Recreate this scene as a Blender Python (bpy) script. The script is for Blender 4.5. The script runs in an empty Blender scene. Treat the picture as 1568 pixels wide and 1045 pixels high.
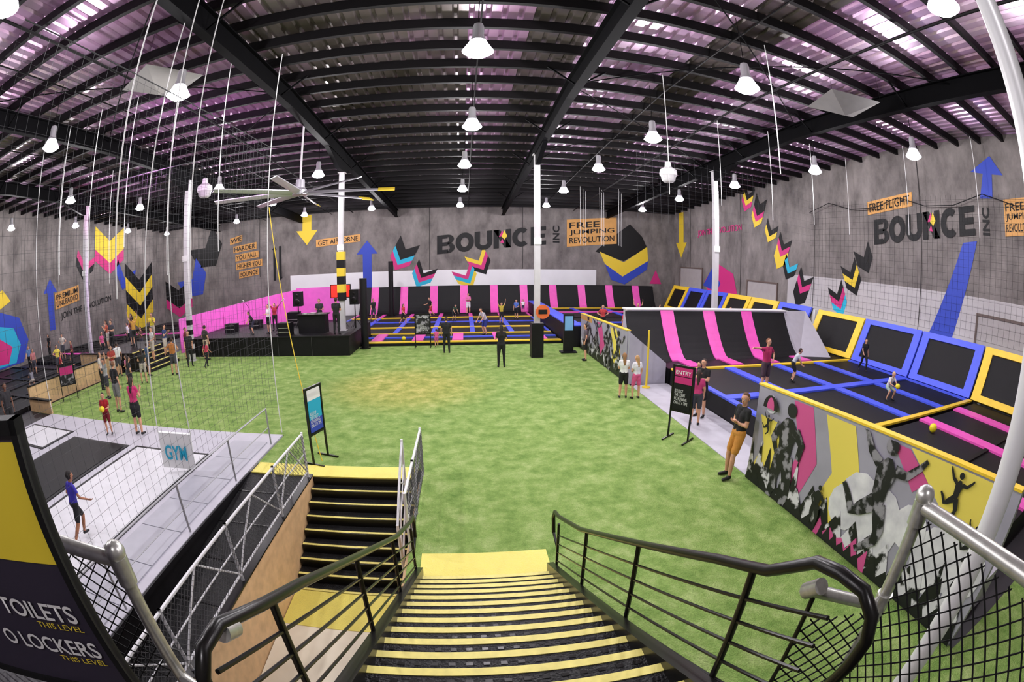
import bpy, bmesh, math, random
import numpy as np
from mathutils import Vector, Matrix
random.seed(7)
SC=bpy.context.scene
COL=bpy.context.collection
def lin(c):
    return tuple(((v/255)/12.92 if v/255<=0.04045 else ((v/255+0.055)/1.055)**2.4) for v in c)
MATS={}
def M(name,c,rough=.6,metal=0.0,var=0.0,scale=3.0,bump=0.0,bscale=60.0,emit=0.0,spec=0.5,c2=None,p=(.3,.7)):
    if name in MATS: return MATS[name]
    m=bpy.data.materials.new(name); m.use_nodes=True; nt=m.node_tree; b=nt.nodes['Principled BSDF']
    L=lin(c); b.inputs['Base Color'].default_value=(*L,1); b.inputs['Roughness'].default_value=rough; b.inputs['Metallic'].default_value=metal
    b.inputs['Specular IOR Level'].default_value=spec
    if emit: b.inputs['Emission Color'].default_value=(*L,1); b.inputs['Emission Strength'].default_value=emit
    if var or bump or c2: tc=nt.nodes.new('ShaderNodeTexCoord')
    if var or c2:
        n=nt.nodes.new('ShaderNodeTexNoise'); n.inputs['Scale'].default_value=scale; n.inputs['Detail'].default_value=5
        nt.links.new(tc.outputs['Object'],n.inputs['Vector'])
        r=nt.nodes.new('ShaderNodeValToRGB'); r.color_ramp.elements[0].position=p[0]; r.color_ramp.elements[1].position=p[1]
        r.color_ramp.elements[0].color=(*(L if c2 else [v*(1-var) for v in L]),1); r.color_ramp.elements[1].color=(*(lin(c2) if c2 else [min(1,v*(1+var)) for v in L]),1)
        nt.links.new(n.outputs['Fac'],r.inputs['Fac']); nt.links.new(r.outputs['Color'],b.inputs['Base Color'])
    if bump:
        n2=nt.nodes.new('ShaderNodeTexNoise'); n2.inputs['Scale'].default_value=bscale; nt.links.new(tc.outputs['Object'],n2.inputs['Vector'])
        bp=nt.nodes.new('ShaderNodeBump'); bp.inputs['Strength'].default_value=bump; bp.inputs['Distance'].default_value=.03
        nt.links.new(n2.outputs['Fac'],bp.inputs['Height']); nt.links.new(bp.outputs['Normal'],b.inputs['Normal'])
    MATS[name]=m; return m
BLACK=M('black_pad',(17,16,19),.5,var=.2,spec=.25); BLKST=M('black_steel',(20,19,18),.3,.3)
RUB=M('black_rubber',(19,19,21),.5,bump=.6,bscale=40,spec=.3)
YEL=M('yellow_pad',(245,205,50),.45,var=.06); YELN=M('yellow_nosing',(240,228,130),.5,var=.08,scale=20)
YLAND=M('yellow_tactile',(245,232,112),.3,bump=.5,bscale=50)
BLU=M('blue_pad',(75,95,235),.45,var=.06); PNK=M('pink_pad',(240,90,190),.45,var=.06); MAG=M('magenta_paint',(200,40,120),.6)
CYA=M('cyan_paint',(30,170,205),.6); WHT=M('white_paint',(232,232,232),.5); ORG=M('orange_sign',(205,150,80),.6,var=.08); GRY=M('grey_pad',(188,186,196),.5,var=.05)
GALV=M('galvanised_steel',(200,200,195),.32,.7,var=.15,scale=30); WST=M('white_steel',(225,225,228),.4,.1)
PLY=M('plywood',(215,180,135),.6,var=.12,scale=6); BED=M('trampoline_bed',(14,14,17),.55,bump=.3,bscale=200,spec=.3); WBED=M('light_trampoline_bed',(215,215,220),.5,var=.05)
BLUP=M('blue_paint',(40,65,175),.6); YELP=M('yellow_paint',(225,195,50),.6); BLKP=M('black_paint',(17,17,19),.6,spec=.3); PIT=M('pale_floor',(242,234,212),.5,var=.04)
class MB:
    def __init__(s): s.v=[];s.f=[];s.m=[];s.mats=[]
    def mi(s,m):
        if m not in s.mats: s.mats.append(m)
        return s.mats.index(m)
    def add(s,vs,fs,m):
        o=len(s.v); s.v+= [tuple(v) for v in vs]; k=s.mi(m)
        for f in fs: s.f.append(tuple(o+i for i in f)); s.m.append(k)
    def hexa(s,p,m):
        s.add(p,[(0,3,2,1),(4,5,6,7),(0,1,5,4),(1,2,6,5),(2,3,7,6),(3,0,4,7)],m)
    def box(s,x0,x1,y0,y1,z0,z1,m):
        s.hexa([(x0,y0,z0),(x1,y0,z0),(x1,y1,z0),(x0,y1,z0),(x0,y0,z1),(x1,y0,z1),(x1,y1,z1),(x0,y1,z1)],m)
    def bar(s,a,b,w,h,m,up=(0,0,1)):
        a=Vector(a);b=Vector(b);d=(b-a).normalized();u=Vector(up)
        if abs(d.dot(u))>.98: u=Vector((0,1,0))
        sd=d.cross(u).normalized();uu=sd.cross(d)
        P=[]
        for q in (a,b):
            for i,j in ((-1,-1),(1,-1),(1,1),(-1,1)): P.append(q+sd*w/2*i+uu*h/2*j)
        s.hexa(P,m)
    def tube(s,pts,r,m,n=8,cap=True):
        pts=[Vector(p) for p in pts]; rs=r if isinstance(r,(list,tuple)) else [r]*len(pts)
        V=[];F=[]; prev=None
        for i,p in enumerate(pts):
            if i==0: d=pts[1]-p
            elif i==len(pts)-1: d=p-pts[i-1]
            else: d=(pts[i+1]-p).normalized()+(p-pts[i-1]).normalized()
            d=d.normalized() if d.length>1e-9 else Vector((0,0,1))
            if prev is None:
                u=Vector((0,0,1)) if abs(d.z)<.9 else Vector((1,0,0)); u=(u-d*u.dot(d)).normalized()
            else:
                u=prev-d*prev.dot(d); u=u.normalized() if u.length>1e-6 else Vector((1,0,0))
            prev=u; w=d.cross(u)
            for k in range(n):
                a=2*math.pi*k/n; V.append(p+(u*math.cos(a)+w*math.sin(a))*rs[i])
        for i in range(len(pts)-1):
            for k in range(n):
                F.append((i*n+k,i*n+(k+1)%n,(i+1)*n+(k+1)%n,(i+1)*n+k))
        if cap: F.append(tuple(range(n-1,-1,-1))); F.append(tuple((len(pts)-1)*n+k for k in range(n)))
        s.add(V,F,m)
    def lathe(s,c,prof,m,n=20):
        V=[];F=[]
        for r,z in prof:
            for k in range(n):
                a=2*math.pi*k/n; V.append((c[0]+r*math.cos(a),c[1]+r*math.sin(a),c[2]+z))
        for i in range(len(prof)-1):
            for k in range(n): F.append((i*n+k,i*n+(k+1)%n,(i+1)*n+(k+1)%n,(i+1)*n+k))
        s.add(V,F,m)
    def sph(s,c,r,m,n=10,sc=(1,1,1),R=None):
        V=[];F=[]; h=n//2
        for i in range(h+1):
            t=math.pi*i/h
            for k in range(n):
                a=2*math.pi*k/n; q=Vector((r*sc[0]*math.sin(t)*math.cos(a),r*sc[1]*math.sin(t)*math.sin(a),r*sc[2]*math.cos(t)))
                if R is not None: q=R@q
                V.append(Vector(c)+q)
        for i in range(h):
            for k in range(n): F.append((i*n+k,(i+1)*n+k,(i+1)*n+(k+1)%n,i*n+(k+1)%n))
        s.add(V,F,m)
    def poly(s,pts,m): s.add(pts,[tuple(range(len(pts)))],m)
    def obj(s,name,smooth=False):
        me=bpy.data.meshes.new(name); me.from_pydata(s.v,[],s.f)
        for m in s.mats: me.materials.append(m)
        me.polygons.foreach_set('material_index',s.m)
        if smooth: me.polygons.foreach_set('use_smooth',[True]*len(s.f))
        me.update(); o=bpy.data.objects.new(name,me); COL.objects.link(o)
        if smooth:
            try: me.set_sharp_from_angle(angle=math.radians(45))
            except Exception: pass
        return o
D=40.0; WR=19.0; WL=-31.0
FR={'F':(Vector((0,D,0)),Vector((1,0,0))),'R':(Vector((WR,0,0)),Vector((0,-1,0))),'L':(Vector((WL,0,0)),Vector((0,1,0)))}
def wp(w,a,z,off=.015):
    o,x=FR[w]; n=x.cross(Vector((0,0,1)))
    if w=='F': p=Vector((a,D,z))
    elif w=='R': p=Vector((WR,a,z))
    else: p=Vector((WL,a,z))
    return p+n*off
def wall_shape(name,w,items):
    b=MB()
    for i,(pts,m) in enumerate(items):
        b.poly([wp(w,a,z,.024+.006*i) for a,z in pts],m)
    return b.obj(name)
def text(name,body,org,xd,up,width,height,m,bold=.0,par=None):
    c=bpy.data.curves.new(name,'FONT'); c.body=body; c.offset=bold; c.extrude=0; c.align_x='LEFT'; c.space_line=.85
    t=bpy.data.objects.new(name+'_tmp',c); COL.objects.link(t)
    bpy.context.view_layer.update(); dg=bpy.context.evaluated_depsgraph_get()
    me=bpy.data.meshes.new_from_object(t.evaluated_get(dg)); bpy.data.objects.remove(t)
    n=len(me.vertices); co=np.zeros(n*3); me.vertices.foreach_get('co',co); co=co.reshape(-1,3)
    mn=co.min(0);mx=co.max(0); u=(co[:,0]-mn[0])/(mx[0]-mn[0])*width; v=(co[:,1]-mn[1])/(mx[1]-mn[1])*height
    xd=np.array(Vector(xd).normalized());up=np.array(Vector(up).normalized())
    P=np.array(org)[None,:]+u[:,None]*xd+v[:,None]*up
    me.vertices.foreach_set('co',P.ravel()); me.materials.clear(); me.materials.append(m); me.update()
    me.name=name; o=bpy.data.objects.new(name,me); COL.objects.link(o)
    if par: o.parent=par
    return o
# ---------------- room shell ----------------
def wallmat():
    m=bpy.data.materials.new('concrete_wall'); m.use_nodes=True; nt=m.node_tree; b=nt.nodes['Principled BSDF']; b.inputs['Roughness'].default_value=.85
    tc=nt.nodes.new('ShaderNodeTexCoord')
    mp=nt.nodes.new('ShaderNodeMapping'); mp.inputs['Scale'].default_value=(.5,.5,.3); nt.links.new(tc.outputs['Object'],mp.inputs['Vector'])
    n=nt.nodes.new('ShaderNodeTexNoise'); n.inputs['Scale'].default_value=1.6; n.inputs['Detail'].default_value=9; n.inputs['Roughness'].default_value=.66; nt.links.new(mp.outputs['Vector'],n.inputs['Vector'])
    r=nt.nodes.new('ShaderNodeValToRGB'); r.color_ramp.elements[0].position=.28; r.color_ramp.elements[0].color=(*lin((78,73,72)),1); r.color_ramp.elements[1].position=.74; r.color_ramp.elements[1].color=(*lin((146,139,136)),1)
    nt.links.new(n.outputs['Fac'],r.inputs['Fac']); nt.links.new(r.outputs['Color'],b.inputs['Base Color'])
    return m
CW=wallmat()
def roofz(y): return 10.7 if y<14 else 10.7-(y-14)*(1.35/26)
b=MB(); b.box(WL-.3,WR+.3,D,D+.3,-1.4,9.6,CW)
b.box(-15.8,11.6,D-.02,D,0,3.75,M('white_wall_paint',(225,225,228),.6,var=.05,scale=.6)); b.obj('wall_far')
b=MB(); b.box(WR,WR+.3,-6,D,-1.4,11,CW)
b.box(WR-.02,WR,-6,22.5,0,4.3,M('pale_wall_paint',(178,174,176),.7,var=.08,scale=.7))
b.obj('wall_right')
b=MB(); b.box(WL-.3,WL,-6,D,-1.4,11,CW); b.obj('wall_left')
b=MB(); b.box(WL-.3,WR+.3,-6.3,-6,-1.4,11,CW); b.obj('wall_back')
jm=M('panel_joint',(50,46,46),.8)
b=MB()
for x in range(-27,19,8): b.box(x,x+.05,D-.012,D,3.8,9.3,jm)
for y in range(4,40,8): b.box(WR-.026,WR,y,y+.05,0,10,jm)
b.obj('trim_1')
def door_frame(name,y0,y1,z0,z1):
    b=MB(); f=M('door_frame_brown',(95,80,75),.5); g=M('door_grey',(160,155,155),.6,var=.05)
    b.box(WR-.05,WR-.022,y0,y1,z0,z1,g)
    for a,c in ((y0-.1,y0),(y1,y1+.1)): b.box(WR-.09,WR-.022,a,c,z0,z1+.1,f)
    b.box(WR-.09,WR-.022,y0,y1,z1,z1+.1,f); b.obj(name)
door_frame('door_1',5.2,8.5,0.0,3.6); door_frame('door_2',23.6,27.0,0.0,3.6); door_frame('door_3',33.8,37.8,0.0,4.2)
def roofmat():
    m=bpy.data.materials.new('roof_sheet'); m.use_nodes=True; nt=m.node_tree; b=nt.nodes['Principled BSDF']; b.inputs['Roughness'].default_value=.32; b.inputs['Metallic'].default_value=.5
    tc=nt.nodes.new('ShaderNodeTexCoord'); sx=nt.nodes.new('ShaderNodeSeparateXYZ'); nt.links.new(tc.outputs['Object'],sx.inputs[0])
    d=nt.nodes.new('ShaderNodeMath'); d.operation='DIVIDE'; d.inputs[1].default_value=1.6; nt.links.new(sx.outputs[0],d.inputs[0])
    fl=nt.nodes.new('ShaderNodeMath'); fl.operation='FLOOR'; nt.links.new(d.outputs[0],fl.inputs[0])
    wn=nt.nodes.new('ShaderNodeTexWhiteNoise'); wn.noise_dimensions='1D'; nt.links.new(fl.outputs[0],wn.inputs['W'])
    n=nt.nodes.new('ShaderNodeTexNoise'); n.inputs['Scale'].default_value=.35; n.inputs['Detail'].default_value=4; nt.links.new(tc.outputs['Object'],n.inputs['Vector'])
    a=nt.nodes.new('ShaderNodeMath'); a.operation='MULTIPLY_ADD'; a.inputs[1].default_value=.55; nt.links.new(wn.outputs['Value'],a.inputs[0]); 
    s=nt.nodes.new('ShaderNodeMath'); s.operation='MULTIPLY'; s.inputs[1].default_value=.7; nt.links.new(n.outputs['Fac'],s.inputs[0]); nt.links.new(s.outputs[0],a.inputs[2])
    r=nt.nodes.new('ShaderNodeValToRGB'); e=r.color_ramp.elements; e[0].position=.28; e[0].color=(*lin((66,60,52)),1); e[1].position=.88; e[1].color=(*lin((235,205,232)),1)  # tone varies per sheet; pink and mauve put the roof's lit reflections into colour
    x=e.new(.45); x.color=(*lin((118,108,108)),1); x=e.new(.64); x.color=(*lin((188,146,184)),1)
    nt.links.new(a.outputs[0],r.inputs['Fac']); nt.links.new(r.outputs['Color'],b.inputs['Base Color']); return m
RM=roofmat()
V=[];F=[];xs=[];x=WL
while x<WR:
    xs+= [(x,0),(x+.2,0),(x+.24,.06),(x+.32,.06),(x+.36,0)]; x+=.4
ys=[-6,14,D]
for y in ys:
    for (xx,dz) in xs: V.append((xx,y,roofz(y)+dz))
n=len(xs)
for j in range(2):
    for i in range(n-1): F.append((j*n+i,j*n+i+1,(j+1)*n+i+1,(j+1)*n+i))
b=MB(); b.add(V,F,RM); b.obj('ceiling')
PUR=M('dark_purlin_steel',(17,15,17),.6,.1,spec=.2); RAF=M('rafter_steel',(5,5,7),.7,.0,spec=.08)
b=MB(); y=-5
while y<D:
    z=roofz(y)
    b.box(WL,WR,y-.04,y+.04,z-.27,z-.01,PUR); b.box(WL,WR,y-.04,y+.09,z-.29,z-.27,PUR)
    y+=1.3
b.obj('roof_purlins')
RX=[3.3,12.6,-5.8,-14.6,-23.6]
for x in RX:
    b=MB()
    for (ya,yb) in ((-6,14),(14,D)):
        za,zb=roofz(ya)-.3,roofz(yb)-.3
        for dz0,dz1,w in ((0,-.04,.28),(-.04,-.6,.05),(-.6,-.64,.28)):
            b.hexa([(x-w/2,ya,za+dz1),(x+w/2,ya,za+dz1),(x+w/2,yb,zb+dz1),(x-w/2,yb,zb+dz1),(x-w/2,ya,za+dz0),(x+w/2,ya,za+dz0),(x+w/2,yb,zb+dz0),(x-w/2,yb,zb+dz0)],RAF)
    for y in range(-2,38,5):
        z=roofz(y)
        for sgn in (-1,1): b.bar((x,y,z-.88),(x+sgn*.9,y,z-.28),.05,.05,RAF)
    z=roofz(21)-.94; b.hexa([(x-.1,20.6,z-.5),(x+.1,20.6,z-.5),(x+.1,21.4,z-.5),(x-.1,21.4,z-.5),(x-.1,18.6,z+.1),(x+.1,18.6,z+.1),(x+.1,23.4,z),(x-.1,23.4,z)],RAF)
    b.obj('roof_rafter')
b=MB()
for x in (0.0,6.2,-6.6,-12,-18.6,13.3): b.tube([(x+.3,-5,roofz(0)-.36),(x+.3,14,roofz(14)-.36),(x+.3,D,roofz(D)-.36)],.025,PUR,6)
for x in (-9.5,9.3): b.tube([(x,-5,10.2),(x,14,10.2),(x,39,8.9)],.04,PUR,8)
b.obj('roof_sprinkler_pipes')
b=MB()
for (x0,x1) in ((-14.6,-5.8),(3.3,12.6)):
    for (y0,y1) in ((6,14),(14,22)):
        b.tube([(x0,y0,roofz(y0)-.45),(x1,y1,roofz(y1)-.45)],.02,RAF,5); b.tube([(x1,y0,roofz(y0)-.45),(x0,y1,roofz(y1)-.45)],.02,RAF,5)
b.obj('roof_bracing_rods')
CG=M('column_grey_paint',(200,198,201),.5,var=.04)
for i,x in enumerate(RX):
    b=MB(); y=21.0
    z0=0.012
    if i==2: x,y,z0=-6.4,23.6,1.03
    if i==1: z0=.56
    zt=roofz(y)-.9
    b.box(x-.13,x+.13,y-.13,y+.13,z0,zt,CG); b.box(x-.2,x+.2,y-.2,y+.2,zt-.03,zt,CG); b.box(x-.2,x+.2,y-.2,y+.2,z0,z0+.03,CG)
    if i==0: b.box(x-.28,x+.28,y-.28,y+.28,.012,1.6,BLACK)
    b.box(x-.17,x+.17,y-.17,y-.13,5.2,5.5,WHT)
    if i==3:
        for k in range(4): b.box(x-.135,x+.135,y-.135,y+.135,.4+k*.5,.65+k*.5,BLKP)
    if i==2:
        for k in range(6): b.box(x-.2,x+.2,y-.2,y+.2,2.6+k*.42,3.02+k*.42,YELP if k%2 else BLKP)
    b.obj('roof_column')
# ---------------- floors ----------------
def turfmat():
    m=bpy.data.materials.new('artificial_turf'); m.use_nodes=True; nt=m.node_tree; b=nt.nodes['Principled BSDF']; b.inputs['Roughness'].default_value=.9; b.inputs['Specular IOR Level'].default_value=.15
    tc=nt.nodes.new('ShaderNodeTexCoord')
    n=nt.nodes.new('ShaderNodeTexNoise'); n.inputs['Scale'].default_value=2.2; n.inputs['Detail'].default_value=8; n.inputs['Roughness'].default_value=.7; nt.links.new(tc.outputs['Object'],n.inputs['Vector'])
    r=nt.nodes.new('ShaderNodeValToRGB'); e=r.color_ramp.elements; e[0].position=.26; e[0].color=(*lin((92,130,56)),1); e[1].position=.74; e[1].color=(*lin((180,198,130)),1)
    x=e.new(.5); x.color=(*lin((136,165,88)),1)
    nt.links.new(n.outputs['Fac'],r.inputs['Fac'])
    n2=nt.nodes.new('ShaderNodeTexNoise'); n2.inputs['Scale'].default_value=45; n2.inputs['Detail'].default_value=3; nt.links.new(tc.outputs['Object'],n2.inputs['Vector'])
    mx=nt.nodes.new('ShaderNodeMix'); mx.data_type='RGBA'; mx.blend_type='OVERLAY'; mx.inputs[0].default_value=.5
    nt.links.new(r.outputs['Color'],mx.inputs[6])
    hs=nt.nodes.new('ShaderNodeRGBToBW'); nt.links.new(n2.outputs['Color'],hs.inputs[0]); nt.links.new(hs.outputs[0],mx.inputs[7])
    nt.links.new(mx.outputs[2],b.inputs['Base Color'])
    bp=nt.nodes.new('ShaderNodeBump'); bp.inputs['Strength'].default_value=.7; bp.inputs['Distance'].default_value=.04; nt.links.new(n2.outputs['Fac'],bp.inputs['Height']); nt.links.new(bp.outputs['Normal'],b.inputs['Normal'])
    return m
TURF=turfmat(); DK=M('dark_floor',(40,36,44),.5,var=.2,scale=1.5); CONC=M('slab_concrete',(120,116,112),.7,var=.12)
b=MB()
b.box(WL,WR,-6,D,-1.6,-1.4,CONC)
b.box(WL,-5,-6,D,-1.4,-.02,DK); b.box(-5,WR,9.25,D,-1.4,-.02,DK); b.box(-1.0,WR,5.25,9.25,-1.4,-.02,DK); b.box(1.25,WR,-6,5.25,-1.4,-.02,DK)
b.obj('floor')
b=MB()
for r in ((-17.6,5.9,11.15,24.4),(-5,5.9,9.25,11.15),(-1.0,5.9,5.25,9.25),(1.25,5.9,-4,5.25),(5.9,12,-4,1.2)): b.box(r[0],r[1],r[2],r[3],-.02,.0+.012,TURF)
b.obj('turf_field')
b=MB(); b.box(5.9,7.38,7.62,15.4,-.02,.03,GRY); b.obj('walkway_mat')
b=MB(); b.box(-4.95,-1.1,8.75,9.3,0,.03,YLAND); b.obj('tactile_strip')
b=MB(); b.box(-.79,1.15,5.27,6.02,0,.03,YLAND); b.obj('stair_landing')
b=MB(); N=17; rise=2.8/N; go=.298; y0=5.25
SX0,SX1=-.72,1.06
for i in range(N):
    ya=y0-go*i; z=rise*(i+1)
    b.box(SX0,SX1,ya-go-.02,ya,z-.05,z,RUB); b.box(SX0,SX1,ya-.02,ya,z-rise,z-.05,BLKST)
    b.box(SX0,SX1,ya-.062,ya+.005,z-.014,z+.006,YELN)
    for q in range(15):
        for e in range(2): b.box(SX0+.04+q*.118,SX0+.085+q*.118,ya-.13-e*.08,ya-.1-e*.08,z,z+.004,BLKST)
for x in (SX0-.05,SX1+.05): b.bar((x,y0+.1,-.05+.1),(x,y0-go*N,2.8-.0),.1,.34,BLKST)
ya=y0-go*N
b.box(-1.4,1.7,-3.0,ya,2.62,2.8,RUB)
b.obj('staircase')
b=MB(); b.box(-4.5,-1.42,-3.0,.75,2.62,2.8,DK)
for x,y in ((-4.3,-2.8),(-4.3,.5)): b.box(x-.1,x+.1,y-.1,y+.1,-1.2,2.62,BLKST)
b.obj('viewing_platform')
def stz(y): return (y0-y)/go*rise
def handrail(name,x,end):
    b=MB(); r=.024
    top=[(x,5.62,.62),(x,5.68,.85),(x,5.6,.99),(x,5.35,1.06)]+[(x,y,stz(y)+1.0) for y in (4.2,2.6,1.6)]+[(x,1.2,stz(1.2)+.98)]
    top+= end
    b.tube(top,r*1.15,BLKST,12)
    for y in (5.3,3.95,2.6,1.3):
        b.tube([(x,y,stz(y)-.05 if y<5.2 else .012),(x,y,stz(y)+1.0)],.02,BLKST,8)
    for k in range(5):
        h=.2+.15*k
        b.tube([(x,5.3,stz(5.3)+h),(x,.78,stz(.78)+h)],.011,BLKST,6)
    b.tube([(x,5.62,.62),(x,5.3,.55)],r*.9,BLKST,8)
    return b.obj(name,True)
handrail('stair_handrail',-.81,[(-.81,.9,3.38),(-.815,.78,3.38),(-.82,.71,3.31),(-.82,.69,3.18),(-.82,.7,2.85)])
handrail('stair_handrail',1.18,[(1.185,.95,3.42),(1.19,.82,3.45),(1.2,.69,3.45),(1.205,.61,3.39),(1.205,.575,3.3),(1.195,.58,3.18),(1.18,.61,3.03),(1.16,.66,2.8)])
def netp(b,p0,p1,z0,z1,cell,w,m,diag=True):
    p0=Vector((p0[0],p0[1],0));p1=Vector((p1[0],p1[1],0));L=(p1-p0).length;d=(p1-p0)/L;H=z1-z0
    def seg(a,c):
        A=p0+d*a[0]+Vector((0,0,z0+a[1]));B=p0+d*c[0]+Vector((0,0,z0+c[1])); b.bar(A,B,w,w,m)
    if diag:
        t=-H
        while t<L:
            s0=max(0,-t); s1=min(H,L-t)
            if s1>s0+1e-4: seg((t+s0,s0),(t+s1,s1)); seg((t+s0,H-s0),(t+s1,H-s1))
            t+=cell
    else:
        t=0
        while t<=L: seg((t,0),(t,H)); t+=cell
        t=0
        while t<=H: seg((0,t),(L,t)); t+=cell
NETK=M('black_net_cord',(18,18,20),.7,spec=.2); NETG=M('grey_net_cord',(70,70,74),.7)
b=MB(); R=.032
b.tube([(1.6,.8,2.1),(1.6,.8,3.66)],R,GALV,14); b.sph((1.6,.8,3.66),.045,GALV,14)
b.tube([(1.6,.8,3.62),(1.5,.2,3.66),(1.35,-1.5,3.68)],R,GALV,14)
b.tube([(1.21,.93,3.29),(1.6,.8,3.13)],R*.85,GALV,14); b.sph((1.6,.8,3.13),.042,GALV,12)
b.tube([(1.21,.97,3.26),(1.21,.9,3.33)],R*1.1,GALV,14); b.tube([(1.6,.8,3.06),(1.6,.8,3.2)],R*1.3,GALV,14); b.tube([(1.6,.8,3.54),(1.6,.8,3.64)],R*1.3,GALV,14)
netp(b,(1.25,.95),(1.6,.8),2.2,3.1,.085,.006,NETK); netp(b,(1.6,.8),(1.42,-.8),2.2,3.58,.085,.006,NETK)
b.tube([(1.25,.95,3.24),(1.25,.95,2.2),(1.6,.8,2.2),(1.42,-.8,2.2)],.012,BLKST,8)
b.obj('guard_rail',True)
b=MB()
b.tube([(-1.3,1.0,2.6),(-1.3,1.0,3.5)],R,GALV,14); b.sph((-1.3,1.0,3.5),.047,GALV,14)
b.tube([(-1.3,1.0,3.46),(-1.52,.88,3.55),(-2.6,.3,3.58)],R,GALV,14)
b.tube([(-1.3,1.0,3.36),(-1.3,1.0,3.48)],R*1.35,GALV,14)
b.tube([(-1.3,1.0,2.82),(-.9,.86,2.84)],R*.9,GALV,12)
b.tube([(-.81,.98,3.3),(-.81,.9,3.345)],R*1.15,GALV,12)
netp(b,(-1.3,1.0),(-2.6,.3),2.82,3.5,.075,.005,NETK)
b.obj('guard_rail',True)
b=MB(); b.tube([(2.58,.72,.012),(2.58,.72,roofz(0)-.3)],.075,WST,20); b.lathe((2.58,.72,0),[(.075,.03),(.16,.03),(.16,.012)],WST); b.obj('support_pole',True)
SGK=M('sign_dark_purple',(50,44,60),.5); SGY=M('sign_yellow',(240,215,60),.5)
sg=MB(); R0=Vector((-1.14,.64,0)); XS=Vector((.69,.28,0)).normalized(); NS=Vector((.28,-.69,0)).normalized(); WD=1.15
def sbox(u0,u1,za,zb,o0,o1,m):
    P=[R0-XS*u0,R0-XS*u1]
    q=[P[1]+NS*o1,P[0]+NS*o1,P[0]+NS*o0,P[1]+NS*o0]
    sg.hexa([v+Vector((0,0,za)) for v in q]+[v+Vector((0,0,zb)) for v in q],m)
sbox(0,WD,3.17,4.08,-.03,0,SGK); sbox(.03,WD-.03,3.70,4.06,0,.004,SGY)
for (a,c,z,zz) in ((0,.028,3.1,4.12),(WD-.028,WD,3.1,4.12),(0,WD,3.14,3.17),(0,WD,4.08,4.12)): sbox(a,c,z,zz,-.04,.012,BLKP)
sbox(.0,.03,2.8,3.1,-.04,.012,BLKP); sbox(WD-.03,WD,2.8,3.1,-.04,.012,BLKP)
so=sg.obj('directional_sign')
def st(nm,body,u,z,wd,h,m,bo=.0):
    o=R0-XS*u+NS*.01; text(nm,body,(o.x,o.y,z),XS,(0,0,1),wd,h,m,bo,par=so)
st('lettering_1','O TOILETS',.57,3.48,.50,.07,WHT,.015); st('lettering_2','O LOCKERS',.56,3.33,.50,.07,WHT,.015)
st('lettering_3','THIS LEVEL',.29,3.445,.22,.024,SGY); st('lettering_4','THIS LEVEL',.28,3.295,.22,.024,SGY); st('lettering_5','FREE AIR',1.0,3.82,.52,.1,BLKP,.01)
b=MB(); n=8
for i in range(n):
    ya=8.75-.28*i; z=-.17*(i)
    b.box(-3.38,-1.06,ya-.28,ya,z-.25,z-.17+.0,RUB); b.box(-3.38,-1.06,ya-.02,ya,z-.17,z,BLKST); b.box(-3.38,-1.06,ya-.28,ya-.28+.06,z-.18,z-.162,YELN)
b.box(-3.38,-1.06,5.5,6.5,-1.4,-1.36,YLAND); b.box(-3.38,1.2,-5,5.5,-1.4,-1.37,PIT)
b.obj('sunken_staircase')
b=MB(); b.box(-3.5,-3.4,-2,8.75,-1.4,.04,PLY); b.box(-3.52,-3.38,-2,8.75,.04,.07,BLKST)
b.box(-1.05,-1.01,5.25,8.7,-1.4,-.03,PLY)
b.obj('plywood_retaining_panel')
b=MB()
b.hexa([(-4.97,-2,-1.4),(-3.53,-2,-1.4),(-3.53,8.74,-1.4),(-4.97,8.74,-1.4),(-4.97,-2,-1.2),(-3.53,-2,-1.2),(-3.53,8.74,0.0),(-4.97,8.74,0.0)],RUB)
for i in range(8):
    y=8.0-i*1.1; z=0-(8.75-y)/10.75*1.2; b.box(-4.97,-3.53,y,y+.03,z-.01,z+.012,BLKST)
b.obj('access_ramp')
def truss(name,pts,h=1.05,mesh=True):
    b=MB()
    for i in range(len(pts)-1):
        a=Vector(pts[i]);c=Vector(pts[i+1])
        b.tube([a+Vector((0,0,h)),c+Vector((0,0,h))],.025,WST,8); b.tube([a+Vector((0,0,.12)),c+Vector((0,0,.12))],.02,WST,8)
        m=(a+c)/2
        for q in (a,c): b.tube([q,q+Vector((0,0,h+.04))],.028,WST,8)
        b.tube([a+Vector((0,0,.12)),m+Vector((0,0,h))],.016,WST,6); b.tube([m+Vector((0,0,h)),c+Vector((0,0,.12))],.016,WST,6)
        b.tube([a+Vector((0,0,h*.55)),c+Vector((0,0,h*.55))],.014,WST,6)
        if mesh and abs(a.z-c.z)<.01: netp(b,(a.x+.03,a.y),(c.x+.03,c.y),a.z+.12,a.z+h,.1,.005,NETG)
    return b.obj(name,True)
truss('white_railing',[(-3.45,8.6,.07),(-3.45,6.9,.07),(-3.45,4.9,.07),(-3.45,2.9,.07),(-3.45,1.0,.07)],.98)
truss('white_railing',[(-.97,8.9,.012),(-.97,7.3,.012),(-.97,6.1,.012)])
truss('white_railing',[(-1.32,8.6,-.17),(-1.3,7.0,-1.19)],1.1)
b=MB()
pts=[(-5.1,10.4),(-5.1,8.2),(-5.1,6),(-5.1,3.6),(-5.1,1.2)]
GR=M('grey_rail_paint',(165,165,170),.4,.3)
for i in range(4):
    a,c=pts[i],pts[i+1]; b.tube([(*a,1.0),(*c,1.0)],.02,GR,8); b.tube([(*a,.5),(*c,.5)],.012,GR,8)
for a in pts: b.tube([(*a,.04),(*a,1.0)],.022,GR,8)
b.obj('mat_edge_railing',True)
b=MB(); b.box(-16,-5.03,-3,11.12,-.02,.04,GRY)
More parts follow.
